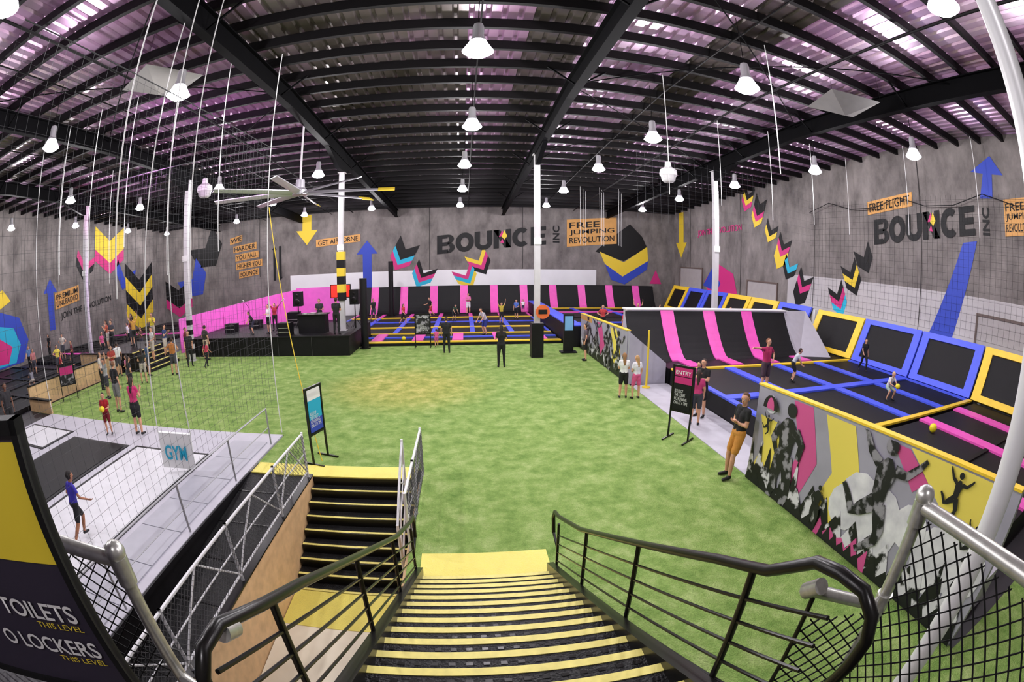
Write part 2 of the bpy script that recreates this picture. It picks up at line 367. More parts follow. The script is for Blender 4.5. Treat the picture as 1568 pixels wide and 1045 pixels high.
def bed(b,x0,x1,y0,y1,z,m,edge=BLACK):
    b.box(x0-.12,x1+.12,y0-.12,y1+.12,z,z+.02,edge); b.box(x0,x1,y0,y1,z+.005,z+.03,m)
bed(b,-12.3,-9.7,5.2,9.3,.04,BED); bed(b,-9.15,-6.6,3.6,9.35,.04,WBED); bed(b,-15.6,-13.0,8.2,9.7,.04,WBED); bed(b,-15.4,-12.8,2.0,6.8,.04,BED); bed(b,-12.3,-9.7,0,4.4,.04,BED); bed(b,-9.15,-6.6,-1,3.0,.04,BED)
for k in range(10):
    y=-1+k*1.15; b.box(-6.3,-5.25,y,y+1.13,.04,.065,M('grey_panel_pad',(172,172,182),.45,var=.05))
b.box(-5.02,-4.98,-2,8.75,-1.35,.03,BLACK)
b.obj('trampoline_lane')
b=MB()
for (x0,y0_,x1,y1_,h) in ((-17.9,11.2,-17.9,18.0,.95),(-17.9,18.0,-21.5,18.15,.95),(-17.9,11.2,-16.1,11.2,.5)):
    b.bar((x0,y0_,h/2),(x1,y1_,h/2),.12,h,PLY); b.bar((x0,y0_,h+.02),(x1,y1_,h+.02),.2,.05,BLACK)
b.obj('plywood_barrier')
b=MB()
for i in range(5):
    x=-15.6-.33*i; b.box(x-.33,x,18.3,21.0,0,.19*(i+1),RUB); b.box(x-.06,x+.005,18.3,21.0,.19*(i+1)-.03,.19*(i+1)+.005,YELN)
b.box(-20.5,-17.25,18.3,22,0,.95,BLACK)
b.obj('side_steps')
# ---------------- trampoline courts ----------------
def court(x0,x1,y0,y1,z,nx,ny,colx,coly,pw=.32,base=BLACK):
    b=MB(); b.box(x0,x1,y0,y1,0,z-.03,base)
    b.box(x0,x1,y0,y1,z-.03,z,BED)
    dx=(x1-x0)/nx; dy=(y1-y0)/ny
    for j in range(ny+1):
        y=y0+dy*j; c=coly[j%len(coly)]
        b.box(x0,x1,max(y0,y-pw/2),min(y1,y+pw/2),z,z+.06,c)
    for i in range(nx+1):
        x=x0+dx*i; c=colx[i%len(colx)]
        for j in range(ny):
            c2=c[j%len(c)] if isinstance(c,(list,tuple)) else c
            b.box(max(x0,x-pw/2),min(x1,x+pw/2),y0+dy*j+pw/2,y0+dy*(j+1)-pw/2,z,z+.055,c2)
    return b
ZC=.6
b=court(7.4,17.3,7.5,15.2,ZC,4,2,[BLU],[YEL,BLU,YEL],.42)
for (y0_,y1_) in ((2.0,7.3),):
    b.box(7.4,17.3,y0_,y1_,0,ZC-.03,BLACK); b.box(7.4,17.3,y0_,y1_,ZC-.03,ZC,BED)
    for x in (10.2,12.8,15.4): b.box(x-.28,x+.28,y0_,y1_,ZC,ZC+.06,PNK)
    b.box(7.4,17.3,4.4,4.55,ZC,ZC+.05,BLACK)
b.box(7.4,17.3,15.4,16.5,0,ZC,BLACK)
for x in (8.6,10.6,12.6,14.6): b.box(x-.28,x+.28,15.4,16.5,ZC,ZC+.05,PNK)
b.box(6.0,7.4,1.5,7.6,0,ZC,GRY)
b.obj('trampoline_court')
def wall_tramps(b,x0,x1,yb,zb,yt,zt,strips,sw=.55):
    prof=[]
    for k in range(9):
        t=k/8; prof.append((yb+(yt-yb)*t, zb+(zt-zb)*(t**1.6)))
    for k in range(8):
        (ya,za),(yc,zc)=prof[k],prof[k+1]
        b.hexa([(x0,ya,za-.15),(x1,ya,za-.15),(x1,yc,zc-.15),(x0,yc,zc-.15),(x0,ya,za),(x1,ya,za),(x1,yc,zc),(x0,yc,zc)],BED)
        for x in strips:
            b.hexa([(x-sw/2,ya,za-.1),(x+sw/2,ya,za-.1),(x+sw/2,yc,zc-.1),(x-sw/2,yc,zc-.1),(x-sw/2,ya,za+.05),(x+sw/2,ya,za+.05),(x+sw/2,yc,zc+.05),(x-sw/2,yc,zc+.05)],PNK)
b=MB(); wall_tramps(b,6.5,15.0,16.52,ZC,18.0,2.45,[8.4,10.5,12.6],.62)
b.box(6.6,15.2,18.02,18.5,0,2.5,GRY); b.box(6.55,15.25,17.97,18.55,2.5,2.55,WHT)
b.hexa([(15.0,16.5,0),(16.7,15.9,0),(17.0,18.5,0),(15.0,18.5,0),(15.0,16.5,ZC),(16.7,15.9,ZC),(17.0,18.5,2.5),(15.0,18.2,2.5)],GRY)
b.obj('ramp_trampolines')
def frame_tramp(b,P,w,cm):
    P=[Vector(p) for p in P]; c=sum(P,Vector())/4
    nrm=(P[1]-P[0]).cross(P[3]-P[0]).normalized()
    L=(P[1]-P[0]).length; f=2*w/L
    I=[p+(c-p)*f for p in P]
    for i in range(4):
        j=(i+1)%4
        q=[P[i],P[j],I[j],I[i]]
        b.hexa([v-nrm*.04 for v in q]+[v+nrm*.07 for v in q],cm)
    b.hexa([v-nrm*.02 for v in I]+[v+nrm*.01 for v in I],BED)
    b.hexa([v-nrm*.12 for v in P]+[v-nrm*.04 for v in P],BLACK)
b=MB()
for ya,yb,cm in [(18.7,15.1,YEL),(15.0,11.3,BLU),(11.2,7.7,BLU),(7.6,4.1,YEL),(4.0,.5,YEL)]:
    frame_tramp(b,[(17.38,ya,ZC+.05),(17.38,yb,ZC+.05),(18.35,yb,2.55),(18.35,ya,2.55)],.42,cm)
b.box(18.4,18.9,.5,18.6,0,2.5,WHT)
b.obj('angled_trampolines')
b=court(-9.0,5.2,27.5,38.3,.15,6,4,[(BLU,BLU,BLU,PNK)],[YEL,YEL,BLU,YEL,BLACK],.3)
b.box(-5.6,5.2,24.5,27.5,0,.15,BED)
b.box(-5.6,5.2,24.5,24.8,.15,.21,YEL); b.box(-5.6,5.2,26.0,26.25,.15,.21,BLU)
for x in (-4.9,-2.6,-.4,1.9,4.2): b.box(x-.3,x+.3,24.85,27.3,.15,.23,PNK)
b.obj('trampoline_court')
b=MB(); wall_tramps(b,-9.0,17.0,38.4,.2,39.75,2.35,[-9+1.3+2.55*i for i in range(10)],.65); b.box(-9,17,39.76,39.95,0,2.4,BLACK); b.obj('ramp_trampolines')
b=court(6.2,17.2,19.4,38.3,.5,4,6,[BLU],[YEL,BLU,YEL,BLU,BLACK,PNK,YEL],.35)
b.obj('trampoline_court')
b=MB()
for k,cm in enumerate((YEL,BLU,BLU,YEL,YEL,BLU)):
    ya=37.9-k*3.1; frame_tramp(b,[(17.38,ya,.55),(17.38,ya-3.0,.55),(18.4,ya-3.0,2.6),(18.4,ya,2.6)],.4,cm)
b.box(18.45,18.9,19.2,38,0,2.5,WHT)
b.obj('angled_trampolines')
b=MB(); b.box(5.3,6.1,23.2,38.3,0,1.1,BLACK); b.box(5.3,6.1,23.2,38.3,1.1,1.16,BLU); b.obj('padded_barrier')
b=court(-30.5,-21.7,19.6,36,.15,4,6,[BLACK],[BLACK,PNK,BLACK],.3); b.obj('trampoline_court')
b=court(-30.5,-18.2,4,17.9,.12,5,5,[BLACK],[BLACK],.3); b.obj('trampoline_court')
PW=M('pink_backdrop_pad',(242,112,212),.45,var=.05)
b=MB()
A=Vector((-17.0,23.2,0)); B=Vector((-12.6,33.0,0))
for k in range(6):
    p=A+(B-A)*(k/6); q=A+(B-A)*((k+1)/6-.005); h0=2.0+.8*k/6; h1=2.0+.8*(k+1)/6
    n_=Vector((.1,-.04,0))
    b.hexa([p,q,q+n_,p+n_,p+Vector((0,0,h0)),q+Vector((0,0,h1)),q+n_+Vector((0,0,h1)),p+n_+Vector((0,0,h0))],PW)
b.box(-12.6,-9.2,33.0,33.15,0,2.9,PW)
b.box(-14.9,-9.2,27.6,32.9,0,.5,BLACK)
b.obj('pink_padded_backdrop')
# ---------------- stage ----------------
b=MB(); b.box(-15.3,-5.7,22.0,27.4,0,.97,BLACK); b.box(-15.35,-5.65,21.95,27.45,.97,1.02,RUB)
for x in (-13.4,-11.5,-9.6,-7.7): b.box(x-.01,x+.01,21.98,22.0,0,.97,M('seam',(60,60,62),.6))
b.obj('stage')
b=MB(); b.box(-8.7,-7.2,22.9,23.6,1.02,1.95,BLACK); b.box(-8.8,-7.1,22.8,23.7,1.95,2.0,BLKST)
for x in (-8.4,-7.5): b.lathe((x,23.2,2.0),[(.16,0),(.16,.04),(.02,.05)],GALV,16)
b.box(-8.1,-7.8,23.05,23.35,2.0,2.06,GALV)
b.obj('dj_desk')
RED=M('red_screen',(225,40,30),.4,emit=1.2)
b=MB(); x,y,z,w_,h,zc=-6.9,25.2,1.02,1.2,.75,3.0
b.tube([(x,y,z),(x,y,zc)],.03,BLKST,8)
for a in (0,2.1,4.2): b.tube([(x,y,z+.5),(x+.4*math.cos(a),y+.4*math.sin(a),z)],.015,BLKST,6)
b.box(x-w_/2,x+w_/2,y-.06,y,zc-h/2,zc+h/2,BLKP); b.box(x-w_/2+.05,x+w_/2-.05,y-.07,y-.06,zc-h/2+.05,zc+h/2-.05,RED); b.obj('stage_screen')
for x in (-9.3,-5.95):
    b=MB(); b.tube([(x,24.6,1.02),(x,24.6,2.3)],.03,BLKST,8); b.box(x-.25,x+.25,24.4,24.85,2.3,3.1,BLACK); b.sph((x,24.4,2.55),.17,BLKST,12,(1,.15,1)); b.sph((x,24.4,2.9),.08,BLKST,12,(1,.15,1))
    for a in (0,2.1,4.2): b.tube([(x,24.6,1.6),(x+.4*math.cos(a),24.6+.4*math.sin(a),1.02)],.015,BLKST,6)
    b.obj('stage_loudspeaker')
for k,(x,y) in enumerate(((-12.6,25.6),(-8.4,25.4),(-10.2,26.2),(-13.6,24.2),(-9.3,22.5))):
    b=MB(); b.box(x-.35,x+.35,y-.3,y+.3,1.02,1.5+.17*(k%3),BLACK)
    for zz in (1.2,1.4): b.box(x-.3,x+.3,y-.32,y-.3,zz,zz+.03,GALV)
    b.obj('equipment_case')
for x,y,dx in ((-9.9,22.9,.3),(-12.0,23.6,-.3)):
    b=MB(); b.tube([(x,y,1.04),(x,y,2.4),(x+dx,y,2.75)],.015,BLKST,6); b.tube([(x,y,1.02),(x,y,1.05)],.16,BLKST,14); b.tube([(x+dx,y,2.75),(x+dx*1.4,y,2.85)],.03,GALV,8); b.obj('microphone_stand')
for (x,y,h,z0) in ((-5.3,23.9,3.7,.012),(-6.0,37.7,4.6,.15)):
    b=MB(); b.tube([(x,y,z0),(x,y,h)],.2,BLACK,14); b.tube([(x,y,z0),(x,y,z0+.05)],.3,BLKST,14); b.obj('padded_post',True)
# ---------------- mural dividers ----------------
MG=M('mural_grey',(165,162,178),.5,var=.1,scale=1.5); MGL=M('mural_cloud',(200,198,208),.5,c2=(245,244,248),scale=3); MPK=M('mural_pink',(215,85,150),.5); MYE=M('mural_yellow',(245,225,100),.5); MK=M('mural_black',(24,23,28),.5)
MR=M('mural_rock',(18,17,22),.5,c2=(225,223,230),scale=3.2,p=(.5,.56)); MD=M('mural_figure',(22,21,26),.5,c2=(150,147,155),scale=5,p=(.5,.6))
XF=5.86
def mural(ya,yb,h0,h1,capm,seed):
    b=MB(); L=ya-yb
    b.hexa([(XF,yb,0),(XF+.12,yb,0),(XF+.12,ya,0),(XF,ya,0),(XF,yb,h1),(XF+.12,yb,h1),(XF+.12,ya,h0),(XF,ya,h0)],MG)
    b.hexa([(XF-.03,yb,h1),(XF+.14,yb,h1),(XF+.14,ya,h0),(XF-.03,ya,h0),(XF-.03,yb,h1+.035),(XF+.14,yb,h1+.035),(XF+.14,ya,h0+.035),(XF-.03,ya,h0+.035)],capm)
    lay=[0]
    def P(pts,m):
        lay[0]+=1; o=.003+.0012*lay[0]
        H=lambda u:h0+(h1-h0)*u
        b.poly([(XF-o,ya-u*L,max(.01,min(v,.985))*H(u)) for u,v in pts],m)
    def jag(u0,u1,base,n,lo,hi,m,sd):
        r=random.Random(sd); pts=[(u0,base)]
        for i in range(n): pts.append((u0+(u1-u0)*(i+.5)/n, base+(lo if i%2 else hi)*(.75+.5*r.random())))
        pts.append((u1,base)); P(pts,m)
    def blob(cx,cz,r,m,n=12): P([(cx+r/L*math.cos(2*math.pi*i/n),cz+r/2.2*math.sin(2*math.pi*i/n)) for i in range(n)],m)
    def body(cx,cz,s,lines,m):
        for ln in lines:
            Lf=[];Rt=[]
            for i,(x,z,w) in enumerate(ln):
                a=ln[max(0,i-1)];c=ln[min(len(ln)-1,i+1)]; dx,dz=c[0]-a[0],c[1]-a[1];l=math.hypot(dx,dz) or 1
                nx,nz=-dz/l*w,dx/l*w; Lf.append((x+nx,z+nz));Rt.append((x-nx,z-nz))
            P([(cx+x*s/L,cz+z*s/2.2) for x,z in Lf+Rt[::-1]],m)
    return b,P,jag,blob,body
FJ=[[(0,-.05,.12),(0,.2,.14),(.02,.45,.19),(.03,.56,.1),(.03,.62,.05)],[(-.14,.5,.08),(-.34,.62,.06),(-.5,.86,.045),(-.54,1.0,.03)],[(.18,.5,.08),(.4,.5,.06),(.6,.68,.045),(.68,.78,.03)],[(-.05,-.02,.13),(-.3,-.22,.1),(-.44,-.3,.08),(-.6,-.1,.06),(-.72,.02,.04)],[(.06,-.02,.13),(.2,-.34,.1),(.18,-.5,.08),(-.05,-.72,.05),(-.12,-.78,.05)]]
FS_=[[(0,-.05,.16),(0,.2,.18),(.0,.45,.25),(.0,.58,.14),(0,.64,.07)],[(-.2,.48,.1),(-.34,.2,.08),(-.22,.0,.06),(-.05,.1,.05)],[(.2,.48,.1),(.4,.3,.08),(.36,.05,.06)],[(-.08,0,.16),(-.16,-.4,.12),(-.14,-.6,.1),(-.2,-.95,.07)],[(.08,0,.16),(.2,-.35,.13),(.24,-.6,.1),(.2,-.95,.07)]]
def full(body,blob,L,cx,cz,s,F,m,hm,lx=.03):
    body(cx,cz,s,F,m); blob(cx+lx*s/L,cz+.78*s/2.2,.12*s,hm)
b,P,jag,blob,body=mural(7.6,1.3,2.1,2.35,YEL,1); L=6.3
P([(.03,.72),(.13,.72),(.17,.45),(.13,.2),(.03,.2),(.07,.45)],MYE)
P([(.19,.98),(.28,.98),(.34,.55),(.28,.12),(.19,.12),(.25,.55)],MPK)
P([(.34,.97),(.46,.97),(.53,.55),(.46,.1),(.34,.1),(.41,.55)],MYE)
P([(.66,.99),(.92,.99),(.97,.75),(.97,.35),(.85,.62),(.74,.82)],MYE); P([(.60,.97),(.66,.97),(.74,.82),(.70,.72)],MPK)
for cx,cz,r in ((.54,.46,.5),(.61,.40,.6),(.49,.36,.4),(.84,.4,.5),(.92,.46,.45),(.08,.86,.2),(.73,.5,.35)): blob(cx,cz,r,MGL)
jag(0,1,0,30,.16,.3,MR,3); jag(0,.30,0,12,.1,.42,MR,5); jag(.72,1,0,12,.15,.36,MR,8); jag(0,1,0,40,.05,.14,MK,4); jag(.4,.64,0,9,.08,.18,MPK,9); jag(.42,.62,0,12,.05,.13,MK,11)
full(body,blob,L,.185,.46,1.2,FS_,MD,MK); full(body,blob,L,.60,.54,1.15,FJ,MD,MD); full(body,blob,L,.83,.82,.38,FJ,MK,MK); full(body,blob,L,.92,.62,.3,FJ,MK,MK); full(body,blob,L,.385,.25,.42,FS_,MK,MK)
P([(.085+.04*math.cos(a),.82+.13*math.sin(a)) for a in [i*math.pi/8 for i in range(9)]],MK); P([(.085+.02*math.cos(a),.82+.11*math.sin(a)) for a in [i*math.pi/8 for i in range(9)]],MPK); full(body,blob,L,.085,.66,.26,FJ,MK,MK)
b.obj('mural_divider')
b,P,jag,blob,body=mural(22.8,15.9,1.8,1.95,YEL,2); L=6.9
P([(0,.98),(.3,.98),(.3,.86),(0,.86)],ORG)
P([(.42,.95),(.52,.95),(.60,.5),(.52,.1),(.42,.1),(.5,.5)],MPK); P([(.7,.95),(.82,.95),(.9,.5),(.82,.1),(.7,.1),(.78,.5)],MYE)
jag(0,1,0,22,.25,.45,MR,13); jag(0,1,0,30,.05,.2,MK,14)
full(body,blob,L,.2,.5,1.3,FS_,MD,MK); full(body,blob,L,.42,.6,1.2,FJ,MD,MD); full(body,blob,L,.66,.5,1.3,FS_,MD,MK); full(body,blob,L,.86,.5,1.1,FJ,MD,MK)
b.obj('mural_divider')
b=MB(); b.hexa([(XF,15.65,0),(7.3,15.45,0),(7.3,15.6,0),(XF,15.8,0),(XF,15.65,1.95),(7.3,15.45,.8),(7.3,15.6,.8),(XF,15.8,1.95)],MG)
b.obj('divider_end_panel')
b=MB(); b.tube([(6.35,15.0,.03),(6.35,15.0,2.1)],.04,YELP,8); b.tube([(6.35,15.0,0.03),(6.35,15.0,.07)],.15,YELP,10); b.obj('yellow_post')
# ---------------- wall graphics ----------------
def chev(name,w,ca,cz,ang,wd,t,hgt,cols):
    c_,s_=math.cos(math.radians(ang)),math.sin(math.radians(ang)); it=[]
    sg_=-1 if w=='R' else 1
    for i,m in enumerate(cols):
        o=(i-(len(cols))/2)*t
        pts=[(-wd/2,o+hgt/2),(0,o-hgt/2),(wd/2,o+hgt/2),(wd/2,o+t+hgt/2),(0,o+t-hgt/2),(-wd/2,o+t+hgt/2)]
        it.append(([(ca+sg_*(x*c_-z*s_),cz+x*s_+z*c_) for x,z in pts],m))
    wall_shape(name,w,it)
def arrow(name,w,a,ztail,ztip,wd,m,sw=.42):
    d=1 if ztip>ztail else -1; zh=ztip-d*wd*.62
    wall_shape(name,w,[([(a-wd*sw/2,ztail),(a+wd*sw/2,ztail),(a+wd*sw/2,zh),(a+wd/2,zh),(a,ztip),(a-wd/2,zh),(a-wd*sw/2,zh)],m)])
arrow('wall_arrow','F',-14.1,9.1,6.4,2.1,YELP); arrow('wall_arrow','F',-8.45,2.4,6.5,1.9,BLUP)
arrow('wall_arrow','R',37.8,9.2,5.1,2.2,YELP)
chev('wall_chevron','F',-5.3,5.1,-28,1.9,.5,.9,[MAG,CYA,BLKP,BLKP]); chev('wall_chevron','F',-3.6,3.3,-28,1.8,.45,.9,[CYA,MAG,BLKP])
chev('wall_chevron','F',1.35,4.3,28,1.8,.45,.9,[BLKP,MAG,YELP]); chev('wall_chevron','F',.2,3.1,28,1.8,.4,.9,[YELP,CYA,MAG])
wall_shape('wall_chevron','F',[([(11.5,5.4),(12.6,6.4),(14.8,8.0),(16.0,6.9),(16.5,5.9),(14.2,4.6),(12.1,5.2)],BLKP),([(11.9,5.4),(14.2,4.5),(16.5,6.0),(16.6,4.7),(14.1,3.2),(12.4,4.3)],YELP),([(12.4,4.3),(14.1,3.2),(16.6,4.7),(16.5,3.9),(14.3,2.5),(13.0,2.9)],BLUP)])
wall_shape('wall_triangle','F',[([(17.4,3.9),(16.8,2.6),(18.0,2.6)],MAG)])
def wsign(name,w,a0,z0,a1,z1,h,body,m=ORG,tm=BLKP):
    n=FR[w][1].cross(Vector((0,0,1)))
    p=wp(w,a0,z0,.05);q=wp(w,a1,z1,.05); up=Vector((0,0,1)); xd=(q-p).normalized(); L=(q-p).length
    b=MB(); b.hexa([p-n*.025,q-n*.025,q,p,p-n*.025+up*h,q-n*.025+up*h,q+up*h,p+up*h],m); o=b.obj(name)
    lines=body.split('\n'); k=len(lines); lh=h*.84/k
    for i,ln in enumerate(lines):
        wd=L*.9 if len(ln)>4 or k==1 else L*.6
        text('lettering',ln,p+xd*L*.05+up*(h*.08+lh*(k-1-i)+lh*.1)+n*.012,xd,up,wd,lh*.78,tm,.01,par=o)
    return o
def wtext(name,w,a0,z0,a1,z1,h,body,m,bold=.02):
    p=wp(w,a0,z0,.04);q=wp(w,a1,z1,.04); xd=(q-p).normalized()
    return text(name,body,p,xd,(0,0,1),(q-p).length,h,m,bold)
def block_word(name,w,a0,z0,a1,z1,h,word):
    p=wp(w,a0,z0,.05);q=wp(w,a1,z1,.05); L=(q-p).length; xd=(q-p)/L; up=Vector((0,0,1)); n=FR[w][1].cross(up); b=MB(); T=.3
    cw=L/len(word)
    def put(k,pts,m=BLKP,o=0): b.poly([p+xd*((k+.02+.94*u)*cw)+up*(v*h)+n*o for u,v in pts],m)
    def arc(k,cx,cz,rx,rz,tx,tz,a0,a1,n=14):
        A=[math.radians(a0+(a1-a0)*i/n) for i in range(n+1)]
        for i in range(n):
            put(k,[(cx+rx*math.cos(A[i]),cz+rz*math.sin(A[i])),(cx+rx*math.cos(A[i+1]),cz+rz*math.sin(A[i+1])),(cx+(rx-tx)*math.cos(A[i+1]),cz+(rz-tz)*math.sin(A[i+1])),(cx+(rx-tx)*math.cos(A[i]),cz+(rz-tz)*math.sin(A[i]))])
    def rc(k,u0,u1,v0,v1): put(k,[(u0,v0),(u1,v0),(u1,v1),(u0,v1)])
    for k,c in enumerate(word):
        if c=='B':
            rc(k,0,T,0,1); rc(k,T,.6,.8,1); rc(k,T,.6,.4,.6); rc(k,T,.62,0,.2); arc(k,.6,.745,.36,.255,.27,.12,-90,90); arc(k,.6,.285,.4,.285,.28,.13,-90,90)
        if c=='O': arc(k,.5,.5,.52,.52,.3,.26,0,360,28)
        if c=='U': rc(k,0,T,.4,1); rc(k,1-T,1,.4,1); arc(k,.5,.4,.5,.42,.28,.25,180,360)
        if c=='N': rc(k,0,T,0,1); rc(k,1-T,1,0,1); put(k,[(0,1),(T+.06,1),(1,0),(1-T-.06,0)])
        if c=='C': arc(k,.52,.5,.52,.52,.3,.26,48,312,24)
        if c=='E': rc(k,0,T,0,1); rc(k,T,.88,.78,1); rc(k,T,.8,.39,.61); rc(k,T,.88,0,.22)
    put(3,[(.3,.62),(.5,.95),(.62,.62)],MAG,.01); put(3,[(.45,.62),(.62,.95),(.78,.62),(.62,.45)],YELP,.012); put(3,[(.38,.3),(.5,.5),(.6,.25)],MAG,.014)
    return b.obj(name)
block_word('wall_lettering','F',-2.35,5.1,7.3,5.95,1.6,'BOUNCE')
wsign('wall_sign','F',-13.2,6.15,-9.05,6.45,.65,'GET AIRBORNE'); wsign('wall_sign','F',8.9,5.75,13.5,6.15,2.4,'FREE\nJUMPING\nREVOLUTION')
p=wp('F',8.25,6.1,.03); text('wall_lettering','INC',p,(0,0,1),(-1,0,0),1.5,.6,BLKP,.03)
for k,(s,a,z,l) in enumerate((('WE',-22.3,7.0,1.4),('HARDER',-21.9,6.2,2.6),('YOU FALL',-21.7,5.4,2.6),('HIGHER YOU',-21.6,4.6,2.9),('BOUNCE',-21.3,3.8,2.2))): wsign('wall_sign','F',a,z,a+l,z+.25,.62,s)
arrow('wall_arrow','F',-17.4,3.4,6.5,.5,BLKP,.5); arrow('wall_arrow','F',-16.8,6.5,3.4,.5,BLKP,.5)
chev('wall_chevron','F',-25.0,6.6,35,3.6,1.1,1.2,[BLKP,BLKP]); chev('wall_chevron','F',-26.8,3.8,40,3.4,1.0,1.2,[BLUP,BLUP]); chev('wall_chevron','F',-29,2.3,0,3.6,.9,1.0,[MAG,BLKP,BLKP])
chev('wall_chevron','L',35.5,3.0,0,4.4,1.2,1.6,[YELP,BLKP,YELP,BLKP]); chev('wall_chevron','L',31.0,7.4,0,4.2,.95,1.2,[MAG,YELP,YELP]); chev('wall_chevron','L',33.2,5.0,-20,3.0,1.1,1.3,[BLUP]); chev('wall_chevron','L',27.5,6.2,-15,2.4,.6,1.0,[BLKP,MAG])
wtext('wall_lettering','L',24.2,2.3,31.0,3.0,.6,'JOIN THE REVOLUTION',BLKP,.01); wsign('wall_sign','L',23.6,3.2,26.6,3.6,1.2,'PREMIUM\nUNLEADED')
arrow('wall_arrow','L',23.1,1.8,5.5,1.6,BLUP)
wall_shape('wall_hexagon','L',[([(14,2),(17.4,3.8),(19.4,3.2),(20.2,1.6),(19.4,.2),(14,.2)],BLUP),([(14,1.4),(17.2,2.9),(18.7,2.6),(19.3,1.4),(18.6,.3),(14,.3)],CYA),([(14.5,.6),(17,2.2),(18.4,1.4),(17.8,.4)],MAG),([(14.5,4.2),(17.8,5.2),(18.6,4.4),(17.5,4.0),(14.5,3.2)],YELP)])
block_word('wall_lettering','R',15.2,6.15,8.6,6.75,1.2,'BOUNCE')
p=wp('R',7.95,6.75,.03); text('wall_lettering','INC',p,(0,0,1),(0,1,0),1.1,.4,BLKP,.03)
for (a,z,g,cs) in ((27.1,9.3,-25,[MAG,YELP,BLKP]),(25.8,8.3,-25,[YELP,MAG,BLKP,BLKP]),(24.4,6.9,-25,[YELP,BLKP]),(23.2,5.6,-25,[YELP,YELP,MAG,BLKP]),(22.4,4.6,-25,[BLKP,CYA]),(21.1,3.5,-25,[BLKP,BLKP,MAG,BLKP])): chev('wall_chevron','R',a,z,g,1.3,.42,.6,cs)
for (a,z,cs) in ((15.9,5.4,[BLKP,BLKP]),(16.8,4.4,[BLKP,YELP,BLKP]),(17.8,3.2,[CYA,MAG,BLKP])): chev('wall_chevron','R',a,z,25,1.2,.42,.6,cs)
wall_shape('wall_stripe','R',[([(9.5,6.4),(8.7,6.5),(9.9,2.5),(11.3,2.5)],BLUP)])
wall_shape('wall_arrow','R',[([(7.6,9.9),(8.8,9.3),(8.1,9.2),(8.4,8.2),(7.7,8.2),(7.6,9.15),(7.0,9.1)],BLUP)])
wsign('wall_sign','R',15.6,7.6,12.5,7.95,.65,'FREE FLIGHT'); wsign('wall_sign','R',7.1,6.75,5.4,6.9,1.4,'FREE\nJUMPING\nREVOLUTION')
wtext('wall_lettering','R',34.6,6.8,27.9,7.0,.6,'JOIN THE REVOLUTION',MAG,.01)
wall_shape('wall_hexagon','R',[([(33.4,3.2),(31.6,4.8),(29.0,4.0),(28.4,2.6),(32.7,2.4)],MAG),([(33.6,2.9),(32.2,4.3),(30.8,3.2),(31.4,2.5)],BLUP)])
# ---------------- lamps ----------------
LG=M('lamp_housing',(200,200,204),.35,.4); LE=M('lamp_lens',(255,246,255),.3,emit=45); LGL=M('lamp_prismatic_glass',(240,236,250),.15,emit=2.6)
lampxy=[(0.2,8.2),(-6.4,8.3),(6.0,8.2),(0.2,13.5),(5.9,13.6),(-11.7,8.4),(13.3,8.5),(13.2,13.7),(0,19.3),(5.7,19.2),(-6.5,19.8),(-11.9,20.0),(-12.0,27.1),(-18.3,21.0),(-18.3,15.0),(-6.8,33.7),(-.1,26.0),(5.6,25.9),(12.9,25.9),(13.2,32.9),(-.3,33.5),(-25.4,21.5),(-18.6,34.5),(-27.5,36),(-27,29.4),(-12.5,34.8),(-26.5,16),(6.2,2.6),(5.9,33.3),(12.9,19.5),(-6.4,2.6),(0.2,-2.5),(-12,2.6),(-20,8),(13.3,2.5)]
for i,(x,y) in enumerate(lampxy):
    z=8.5; b=MB()
    b.tube([(x,y,z+.55),(x,y,roofz(y)-.28)],.012,BLKST,6)
    b.lathe((x,y,z),[(.0,.62),(.09,.62),(.11,.55),(.11,.34),(.13,.3)],LG,18)
    b.lathe((x,y,z),[(.13,.3),(.16,.22)],LG,24); b.lathe((x,y,z),[(.16,.22),(.2,.14),(.25,.06),(.3,-.02),(.28,-.03)],LGL,24)
    b.lathe((x,y,z),[(.28,-.03),(.18,-.1),(.0,-.13)],LE,24)
    lo=b.obj('high_bay_lamp',True)
    l=bpy.data.lights.new('bay_light','POINT'); l.energy=475 if y>5 else 330; l.shadow_soft_size=.15; l.color=(1,.965,.99)
    o=bpy.data.objects.new('bay_light',l); o.location=(x,y,z-.32); COL.objects.link(o); o.parent=lo
def spot(x,y,z,tx,ty,tz,e,c,a=60,s=.3):
    l=bpy.data.lights.new('accent_light','SPOT'); l.energy=e; l.color=c; l.spot_size=math.radians(a); l.spot_blend=1; l.shadow_soft_size=s
    o=bpy.data.objects.new('accent_light',l); o.location=(x,y,z); o.rotation_euler=(Vector((tx,ty,tz))-Vector((x,y,z))).to_track_quat('-Z','Y').to_euler(); COL.objects.link(o)
spot(-8,20,8,-14.5,29,1,1800,(1,.25,.85)); spot(-1.8,15.5,9,-2.1,16.2,0,2600,(1,.16,.1),44); spot(-9,10,7.6,-12,22,10.4,1300,(.95,.35,1),100); spot(-22,20,7,-22,21,10,500,(1,.3,.8),140); spot(-20,22,8,-22,22,0,900,(.7,.3,1),120)
for (x,y) in ((-11.2,17.5),(7.9,16.8)):
    z=8.0; b=MB(); b.lathe((x,y,z),[(0,.55),(.12,.55),(.14,.35),(.34,.22),(.36,.08),(.36,0)],WHT,22); b.lathe((x,y,z),[(.36,0),(.3,-.06),(.28,-.2),(.2,-.28),(0,-.3)],CG,22)
    b.tube([(x,y,z+.5),(x,y,roofz(y)-.3)],.015,BLKST,6); b.obj('pendant_loudspeaker',True)
